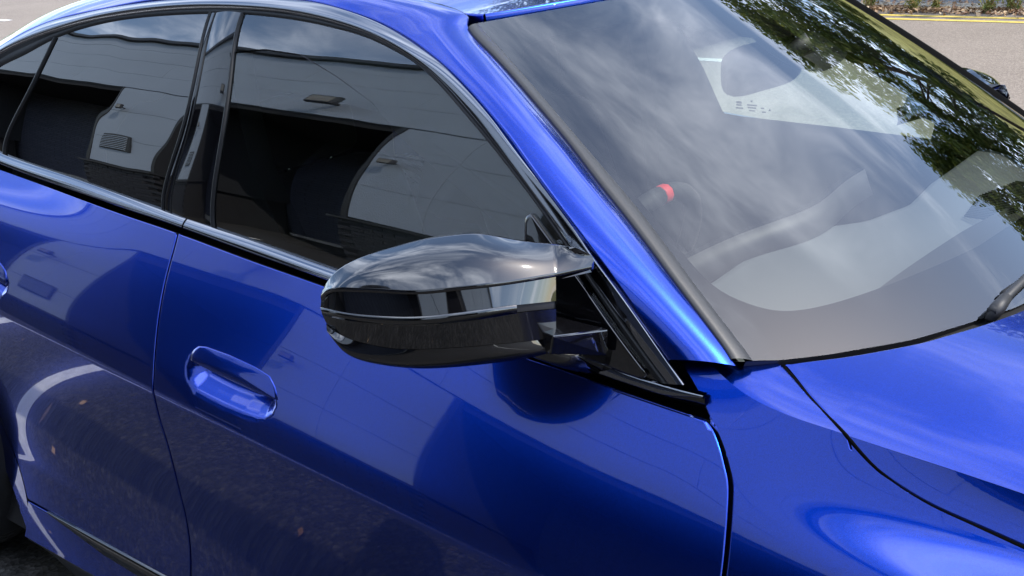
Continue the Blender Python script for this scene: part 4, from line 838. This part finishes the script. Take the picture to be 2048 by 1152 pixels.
# glass in the rear face and the surround
bp=np.vstack([tb2,bb2[::-1]]);c=bp.mean(0);mb=MB();V=[c+(-.001,0,0)]+[p_ for p_ in bp];mb.add(V,[(0,i+1,(i+1)%len(bp)+1) for i in range(len(bp))]);mp_(mb,'mirror_glass','chrome',False)
# arm and foot
am=np.array(R['m_arm']);A_,B_,C_,D_,E_=am
dn=np.array((0,0,-.030));mb=MB()
Ab,Cb=A_+(-.10,.03,-.004),C_+(-.10,.03,-.004);Bb=B_+(-.07,.006,-.002)
V=[A_,C_,B_,Bb,Cb,Ab,C_+dn+(-.012,.006,0),B_+dn*1.3+(-.004,.0,0),Bb+dn*1.3,Cb+dn]
mb.add(V,[(0,1,2),(0,2,3),(0,3,5),(1,6,7,2),(2,7,8,3),(1,4,9,6),(6,9,8,7),(0,5,4,1)])
o=mp_(mb,'mirror_arm','gloss',False)
bm=o.modifiers.new('bevel','BEVEL');bm.width=.002;bm.segments=2
mb=MB();mb.tube([C_+(-.045,.01,-.022),B_*.4+C_*.6+np.array((-.035,.012,-.040)),B_+(-.035,.012,-.052)],[.018,.020,.026],14);mp_(mb,'mirror_foot','gloss')

# ---------------- sill, blade and rocker
mb=MB();xs=np.linspace(-2.40,-.42,120)
P=np.array([[S3(x,z) for z in np.linspace(.205,ZSILL,14)] for x in xs]);panel(mb,P,OUTR,'t',.004);cp(mb,'side_sill','paint')
mb=MB();xs=np.linspace(-2.305,-.62,110);A=[];B=[]
for x in xs:
    k=min(1,(x+2.305)/.22);A.append(S3(x,ZSILL+.0025));B.append(S3(x,ZSILL-.004-.026*k-.010*min(1,max(0,(x+2.1)/.3))))
cp(ribbon(mb,A,B,[(0,-.004),(0,.003),(.15,.006),(.8,.004),(1,-.002)],OUTR),'sill_blade','gloss')
A=[];B=[]
for x in np.linspace(-2.39,-.42,60):
    zt=.205;A.append((x,-SW(x,zt)+.002,zt));B.append((x,-SW(x,zt)+.03+.02*sm(-2.0,-2.39,x),.10+.06*sm(-2.2,-2.39,x)))
cp(ribbon(MB(),A,B,[(0,-.01),(0,.001),(.06,.004),(.5,.006),(1,0),(1.05,-.02)],OUTR),'sill_extension','trimgrey')

# ---------------- rear quarter, wheel arch, far side, ends
mb=MB()
arch=np.array([(-2.89+.375*math.cos(a),.335+.375*math.sin(a)) for a in np.linspace(-.15,math.pi*.97,50)])
archp=resamp(spl(list(R['arch_r'][::-1])+[(-2.60,.50),(-2.72,.62),(-2.89,.70),(-3.08,.64),(-3.21,.50),(-3.265,.335)],200),90)
belt2=xl(lambda x:belt(max(x,-2.78))+min(0,(x+2.78))*-.0,-2.755,-3.84,60)
lf=np.array(zl(shut_r,.23,belt(-2.755),50))
def SQ(x,z):
    w=SW(max(x,-2.9),z);return (x,-w+.06*max(0,-x-2.95)**2,z)
g=coons(archp,belt2,np.vstack([[tuple(archp[0])],lf]),[tuple(archp[-1]),(-3.45,.27),(-3.72,.30),(-3.84,.45),(-3.87,.75),(-3.84,belt2[-1][1])],np.linspace(0,1,110),np.linspace(0,1,60))
panel(mb,lift(g,SQ),OUTR,'');quarter=cp(mb,'quarter_panel','paint')
P=np.array([[(x,-(.93-.30*t),z) for t in np.linspace(0,1,6)] for x,z in [(-2.89+.385*math.cos(a),.335+.385*math.sin(a)) for a in np.linspace(-.5,math.pi+.5,40)]])
mb=MB();panel(mb,P,(0,0,-1));cp(mb,'arch_liner','inner')
def wheel(x,y,sg):
    w=cpart(empty('wheel',(x,y,.335)));w.matrix_parent_inverse=CI
    prof=[(-.118,.225),(-.122,.262),(-.120,.300),(-.108,.322),(-.088,.332),(-.05,.3345),(0,.335),(.05,.3345),(.088,.332),(.108,.322),(.120,.300),(.122,.262),(.118,.225)]
    n=96;mb=MB();V=[];k=len(prof)
    for i in range(n):
        a=2*math.pi*i/n
        for yy,rr in prof:V.append((rr*math.cos(a),yy,rr*math.sin(a)))
    Fs=[(i*k+j,i*k+j+1,((i+1)%n)*k+j+1,((i+1)%n)*k+j) for i in range(n) for j in range(k-1)]
    mb.add(V,Fs);mb.build('tyre','tyre',w,True)
    mb=MB()
    for i in range(72):
        a=2*math.pi*i/72
        for s_ in(-1,1):
            c,s2=math.cos(a),math.sin(a);c2,s3=math.cos(a+.050),math.sin(a+.050);V=[]
            for (cc,ss) in((c,s2),(c2,s3)):
                for yy,r0_,r1_ in((.118,.299,.306),(.108,.3205,.3275),(.086,.331,.3385),(.055,.333,.3405)):
                    V+=[(r0_*cc,s_*yy,r0_*ss),(r1_*cc,s_*yy,r1_*ss)]
            Fs=[(2*j+1,2*j+3,8+2*j+3,8+2*j+1) for j in range(3)]+[(2*j,2*j+2,2*j+3,2*j+1) for j in range(3)]+[(8+2*j,8+2*j+1,8+2*j+3,8+2*j+2) for j in range(3)]
            mb.add(V,Fs)
    for ra in(-.03,.0,.03):
        pass
    for yy in(-.042,-.014,.014,.042):
        V=[];n2=96
        for i in range(n2):
            a=2*math.pi*i/n2
            for dy,rr in((-.011,.333),(-.011,.3405),(.011,.3405),(.011,.333)):V.append((rr*math.cos(a),yy+dy,rr*math.sin(a)))
        mb.add(V,[(i*4+j,i*4+j+1,((i+1)%n2)*4+j+1,((i+1)%n2)*4+j) for i in range(n2) for j in range(3)])
    mb.build('tread','tyre',w,False,kind='stuff')
    mb=MB();V=[];pr=[(-.10,.228),(.09*-sg if False else -.04,.20),(.10,.228)]
    n=64
    for i in range(n):
        a=2*math.pi*i/n
        for yy,rr in((.115,.236),(.113,.222),(.06,.205),(-.113,.222),(-.115,.236)):V.append((rr*math.cos(a),yy,rr*math.sin(a)))
    mb.add(V,[(i*5+j,i*5+j+1,((i+1)%n)*5+j+1,((i+1)%n)*5+j) for i in range(n) for j in range(4)])
    for i in range(5):
        for d in(-.13,.13):
            a=2*math.pi*i/5+d*.5;b=2*math.pi*i/5+d
            mb.tube([(.05*math.cos(a),sg*.085,.05*math.sin(a)),(.14*math.cos((a+b)/2),sg*.092,.14*math.sin((a+b)/2)),(.225*math.cos(b),sg*.10,.225*math.sin(b))],[.026,.018,.016],8)
    mb.tube([(0,sg*.02,0),(0,sg*.10,0)],.062,24);mb.build('rim','rimmetal',w,True)
M['tyre']=simple('tyre_rubber',(.016,.016,.017),.75,bump=.1,bscale=300);M['rimmetal']=simple('dark_alloy',(.10,.10,.11),.3,.9)
for x in(-2.89,0.0):
    for sg in(-1,1):wheel(x,sg*.795,sg)
# plain nose and tail closures, underbody
mb=MB();g=[]
for s_ in np.linspace(0,1,20):
    row=[]
    for t in np.linspace(-1,1,40):
        w=.66*t;z0=TZ(.74,.60*abs(t));ang=s_*1.45
        row.append((.74+.13*math.sin(ang)+.10*(1-t*t),w*(1+.12*math.sin(ang)),z0*(1-s_)+.20*s_))
    g.append(row)
panel(mb,np.array(g),(1,0,0));cp(mb,'front_bumper','paint')
mb=MB();g=[]
for s_ in np.linspace(0,1,24):
    row=[]
    for t in np.linspace(-1,1,40):
        a=(-3.12,1.17);b=(-3.86,1.03)
        if s_<.5:q=s_/.5;x=a[0]+(b[0]-a[0])*q;z=a[1]+(b[1]-a[1])*q-.05*math.sin(q*math.pi)
        else:q=(s_-.5)/.5;x=b[0]-.06*math.sin(q*3.1);z=b[1]*(1-q)+.22*q
        row.append((x,(.55+.30*min(1,s_*2.5))*t,z-.03*t*t))
    g.append(row)
panel(mb,np.array(g),(-.5,0,1));cp(mb,'boot_lid','paint')
mb=MB();g=[[(x,y,.19) for y in np.linspace(-.86,.86,4)] for x in np.linspace(-3.6,.7,6)];panel(mb,np.array(g,float),(0,0,1));cp(mb,'underbody','inner')
# rear bulkhead closes the cabin at the back, with a tinted rear screen above it
mb=MB();mb.box((-3.0,-.80,.25),(-2.96,.80,1.02));cp(mb,'rear_bulkhead','liner',None,False)

# ---------------- cabin
mb=MB();g=[[(x,y,1.385 if x<-1.7 else 1.385-.20*(x+1.7)**2) for y in np.linspace(-.62,.62,26)] for x in np.linspace(-2.35,-1.27,20)];g=[[(x,y,z-KAP*(y+.53)-.45*max(0,abs(y)-.50)-1.5*max(0,abs(y)-.56)) for x,y,z in r_] for r_ in g];panel(mb,np.array(g,float),(0,0,-1));cp(mb,'headliner','headliner')
mb=MB();g=[[(x,y,.30) for y in np.linspace(-.80,.80,4)] for x in np.linspace(-2.95,-.4,6)];panel(mb,np.array(g,float),(0,0,1));cp(mb,'cabin_floor','liner')
mb=MB();mb.box((-.42,-.70,.28),(-.40,.70,.90));cp(mb,'firewall','liner',None,False)
# side trim with the window openings, far side measured, near side its mirror image
fo=[(-1.690,1.270),(-1.60,1.280),(-1.50,1.275),(-1.40,1.245),(-1.30,1.208),(-1.229,1.161),(-1.1869,1.140),(-1.0735,1.0851),(-.9154,.9996),(-.8848,.9321),(-1.1972,.9423),(-1.5246,.950)]
ro=[(-2.30,1.06),(-2.2,1.12),(-2.05,1.14),(-2.02,1.08),(-2.02,1.0),(-2.1,.99),(-2.28,1.0)]
def ringtrim(hole,outer,y):
    h=resamp(np.vstack([hole,hole[:1]]),121)[:-1];c=h.mean(0);V=[];k=len(h);(x0,x1,z0,z1)=outer
    for p_ in h:
        yg=min(y+.045,GW(p_[0],p_[1])-.022);V.append((p_[0],yg-.050,p_[1]));V.append((p_[0],yg,p_[1]))
    for p_ in h:
        d=p_-c;q=1e9
        for lim,cc,dd in((x0,c[0],d[0]),(x1,c[0],d[0])):
            if abs(dd)>1e-9 and (lim-cc)/dd>0:q=min(q,(lim-cc)/dd)
        for lim,cc,dd in((z0,c[1],d[1]),(z1,c[1],d[1])):
            if abs(dd)>1e-9 and (lim-cc)/dd>0:q=min(q,(lim-cc)/dd)
        e=c+d*q
        ti=np.array(R['trim_in']);zp=float(np.interp(-e[0],-ti[:,0],ti[:,2]))-.035-.055 if e[0]>-1.25 else 1.30
        ez=min(e[1],zp,1.30);V.append((e[0],min(y-.012,GW(e[0],ez)-.075)-.02*(ez>1.3),ez))
    Fs=[]
    for i in range(k):
        j=(i+1)%k;Fs+=[(2*i,2*j,2*k+j,2*k+i),(2*i+1,2*j+1,2*j,2*i)]
    return V,Fs
mb=MB();mb.add(*ringtrim(np.array(fo),(-1.78,-.60,.32,1.39),.70));ft=cp(mb,'door_trim','liner')
mb=MB();mb.add(*ringtrim(np.array(ro),(-2.58,-1.78,.32,1.27),.70));rt_=cp(mb,'door_trim','liner')
for o in(ft,rt_):
    c=flipped(o);cpart(c)
# windscreen pillar trims inside
for sg in(-1,1):
    pts=[(p_[0]-.045,sg*abs(p_[1])*.985,p_[2]-.045-(2*KAP*abs(p_[1]) if sg>0 else 0)) for p_ in spl(R['trim_in'],14)]
    mb=MB().tube(pts,.026,8);cp(mb,'pillar_trim','liner')
# dashboard: broad pad, hooded front edge and the long curved display
mb=MB();g=[]
for y in np.linspace(-.67,.67,70):
    row=[];xr=float(np.interp(y,[-.67,-.428,-.258,-.116,-.056,0,.14,.3,.67],[-.84,-.853,-.873,-.885,-.84,-.80,-.775,-.80,-.82]))
    hump=.012*math.exp(-((y+.37)/.22)**2)
    for t in np.linspace(0,1,30):
        x=-.50-.14*(y/.67)**2+( xr+.50+.14*(y/.67)**2)*t;z=.905+.046*sm(0,.8,t)+hump*sm(.4,1,t)-.02*(y/.67)**2*(1-t)
        if t>.93:z-=.05*((t-.93)/.07)**2
        row.append((x,y,z))
    row+= [(xr-.005,y,.86),(xr+.0,y,.60)];g.append(row)
panel(mb,np.array(g),(0,0,1));dash=cp(mb,'dashboard','dash')
mb=MB();yy=np.linspace(-.50,.165,40);A=[(-.862+.035*math.exp(-((y+.12)/.16)**2),y,1.004) for y in yy];B=[(p_[0]+.018,p_[1],.955) for p_ in A]
ribbon(mb,A,B,[(-.03,-.012),(0,0),(1,0),(1.02,-.012)],(1,0,.3));cp(mb,'curved_display','trimgrey',dash)
mb=MB();ribbon(mb,[(p_[0]-.014,p_[1],p_[2]) for p_ in A],[(p_[0]-.014,p_[1],p_[2]) for p_ in B],[(0,0),(1,0)],(-1,0,.2));ribbon(mb,A,[(p_[0]-.014,p_[1],p_[2]) for p_ in A],[(0,0),(1,0)],(0,0,1));cp(mb,'display_glass','screen',dash)
for k in range(26):
    x=-.62-.000*k;y=.13+k*.011;mb=MB().box((x-.055+.002*abs(k-13),y,.944),(x+.055-.002*abs(k-13),y+.0035,.9475));
    cp(mb,'vent_slat','inner',dash,False) if k%1==0 else None
# steering wheel with the red top marker
sw0=np.array((-1.052,-.37,.908));upv=np.array((.43,0,.90));upv/=np.linalg.norm(upv);sd=np.array((0,1.,0));stw=cpart(empty('steering_wheel',tuple(sw0)));stw.matrix_parent_inverse=CI
def arc(a0,a1,n,rr=.178):return [(upv*math.cos(a)+sd*math.sin(a))*rr for a in np.linspace(a0,a1,n)]
MB().tube(arc(.05,2*math.pi-.05,70),.0165,10).build('wheel_rim','seat',stw,True)
MB().tube(arc(-.05,.05,8),.0172,10).build('top_marker','red',stw,True)
mb=MB()
for a in(math.pi/2,-math.pi/2,math.pi):mb.tube([(0,0,0),(upv*math.cos(a)+sd*math.sin(a))*.17],[.03,.016],8)
mb.tube([np.array((-.02,0,.01)),np.array((.03,0,-.01))],[.062,.055],20);mb.build('wheel_hub','liner',stw,True)
# seats
def seat(y):
    s_=cpart(empty('seat',(-1.65,y,.30)));s_.matrix_parent_inverse=CI
    def pad(name,pts,hw,th,parent=s_):
        P_=spl(pts,24);mb=MB();g=[]
        tn=np.gradient(P_,axis=0);tn/=np.linalg.norm(tn,axis=1)[:,None]
        for i,p_ in enumerate(P_):
            k=i/23;e=(1-abs(2*k-1)**6)**.25 if 0<k<1 else .3
            nr=np.array((tn[i][1],-tn[i][0]));row=[]
            for a in np.linspace(0,2*math.pi,29):
                ca,sa_=math.cos(a),math.sin(a);yy=hw*math.copysign(abs(ca)**.5,ca)*max(.55,e);dd=th*math.copysign(abs(sa_)**.7,sa_)*e
                row.append((p_[0]+nr[0]*dd,yy,p_[1]+nr[1]*dd))
            g.append(row)
        A_=np.array(g);panel(mb,A_,(1,0,0));return mb.build(name,'seat',parent,True)
    pad('cushion',[(.42,.10),(.20,.13),(-.02,.12),(-.10,.12)],.25,.08);pad('backrest',[(-.06,.14),(-.14,.40),(-.22,.62),(-.25,.72)],.25,.065);pad('headrest',[(-.235,.73),(-.25,.80),(-.26,.88)],.13,.045)
    MB().tube([(-.24,-.06,.66),(-.25,-.06,.78)],.007,8).tube([(-.24,.06,.66),(-.25,.06,.78)],.007,8).build('headrest_post','chrome',s_,True)
seat(-.37);seat(.37)
mb=MB().box((-2.75,-.62,.35),(-2.20,.62,.60),.05).box((-2.85,-.62,.55),(-2.62,.62,1.00),.06);cp(mb,'rear_bench','seat',None,True)
# seat belts on the door pillars
for sg in(-1,1):
    A=[(-1.78,sg*.66,1.24),(-1.74,sg*.665,1.0),(-1.72,sg*.668,.70)];cp(ribbon(MB(),A,[(p_[0]+.048,p_[1],p_[2]) for p_ in A],[(0,0),(1,0)],(0,-1,0)),'seat_belt','trimgrey')
# rear-view mirror and the sensor housing behind the glass
imr=cpart(empty('rear_view_mirror',(-.955,-.02,1.232)));imr.matrix_parent_inverse=CI
def plate_y(outl,y0,y1,name,m):
    o_=np.array(outl);k=len(o_);V=[(x,y0,z) for x,z in o_]+[(x,y1,z) for x,z in o_]
    return V,[tuple(range(k))[::-1],tuple(range(k,2*k))]+[(i,(i+1)%k,k+(i+1)%k,k+i) for i in range(k)]
mir2=np.array([(-.03,-.112,-.044),(-.03,.112,-.044),(-.03,.128,.0),(-.03,.112,.036),(-.03,-.112,.036),(-.03,-.128,.0)])
mb=MB();yy=[-.13,-.125,-.10,0,.10,.125,.13];g=[]
for q in np.linspace(0,2*math.pi,33):
    row=[]
    for s_ in np.linspace(-1,1,17):
        e=(1-abs(s_)**5)**.3 if abs(s_)<1 else .0
        row.append((-.030+.022*math.sin(q)*e,(.118*s_),-.004+.046*math.copysign(abs(math.cos(q))**.6,math.cos(q))*e))
    g.append(row)
A_=np.array(g);th=math.radians(-6);A2=A_.copy();A2[:,:,0]=A_[:,:,0]*math.cos(th)-A_[:,:,1]*math.sin(th);A2[:,:,1]=A_[:,:,0]*math.sin(th)+A_[:,:,1]*math.cos(th)
panel(mb,A2,(1,0,0));mb.build('mirror_head','plastic',imr,True)
MB().tube([(-.02,0,.0),(.015,.03,.02),(.04,.05,.035)],[.014,.016,.02],10).build('mirror_stalk','plastic',imr,True)
mb=MB();g=[]
for s_ in np.linspace(0,1,14):
    v0=.64+.24*s_;row=[]
    for t in np.linspace(-1,1,17):
        u=.03+(.11+.05*s_)*t;d=-.008-.050*(1-t*t)**.5*(math.sin(math.pi*min(1,.08+s_*.9))**.5);row.append(WSo(u,v0,d))
    g.append(row)
panel(mb,np.array(g),(-.5,0,-.85));cp(mb,'sensor_housing','plastic')
# wiper at the foot of the windscreen
wp=[WSo(-.485,-.085,.014),WSo(-.43,-.075,.022),WSo(-.30,-.055,.024),WSo(.05,-.02,.020),WSo(.42,.03,.016)]
wi=cpart(empty('wiper',tuple(wp[0])));wi.matrix_parent_inverse=CI
rel=[np.array(p_)-wp[0] for p_ in wp]
MB().tube(spl(rel,30),np.linspace(.0075,.0055,30),8).build('wiper_arm','plastic',wi,True)
MB().tube([rel[0]+np.array((.0,-.004,-.012)),rel[0]+np.array((.004,.012,.002)),rel[1]],[.007,.011,.0085],10).build('wiper_joint','plastic',wi,True)
MB().tube([np.array(WSo(u,-.06+.07*(u+.4),.007))-wp[0] for u in np.linspace(-.40,.6,20)],.005,6).build('wiper_blade','rubber',wi,True)
# printed mark low on the far window
mb=MB();random.seed(5)
def gw2(x,z):return (x,GW(x,z)-.004,z)
for k,(dx,dz,w_,h_) in enumerate([(0,0,.022,.004),(.002,.008,.016,.004),(.002,.014,.016,.006),(.045,.020,.006,.005),(.034,.010,.030,.004),(.036,.003,.026,.004),(.04,-.004,.018,.003),(.075,.004,.010,.004),(.078,-.006,.012,.004),(.098,.0,.006,.005)]):
    x=-1.505+dx;z=.962+dz;mb.add([gw2(x,z),gw2(x+w_,z),gw2(x+w_,z+h_),gw2(x,z+h_)],[(0,1,2,3)])
markq=mb

# ---------------- the same on the car's far side
A=[(p_[0]-.004,-p_[1]+.040,p_[2]+2*KAP*p_[1]-.010) for p_ in resamp(spl(R['pillar_in'],200)[:186],90)];B=[(p_[0],-p_[1],p_[2]+.044*p_[1]+.002) for p_ in resamp(spl(R['trim_in'],200),90)]
cp(ribbon(MB(),A,B,[(-.08,-.030),(-.06,.001),(.0,.008),(.25,.013),(.6,.011),(.9,.0030),(1,-.003)],(.5,.3,.8)),'windscreen_trim','frit')
for o in(fd,rd,wing,side_frame,strip,quarter,gap_shade):
    c=flip_tree(o,car);c.matrix_parent_inverse=CI
    if o in(side_frame,strip):c.matrix_parent_inverse=CI@Matrix.Translation((0,.0,-.022))
    if o is fd:cp(markq,'glass_print','print',c,False)
for o in [x for x in car.children if x.name.startswith(('window_seal','side_sill','sill_blade','sill_extension','arch_liner','side_gap_blackout'))]:
    c=flipped(o);cpart(c)
c=empty('door_mirror',(-.95,.92,1.05));cpart(c)
for ch in list(mir.children):
    d=flipped(ch);d.parent=c;d.matrix_parent_inverse=Matrix.Translation((.95,-.92,-1.05))
    for md in ch.modifiers:
        b2=d.modifiers.new('bevel','BEVEL');b2.width=md.width;b2.segments=md.segments
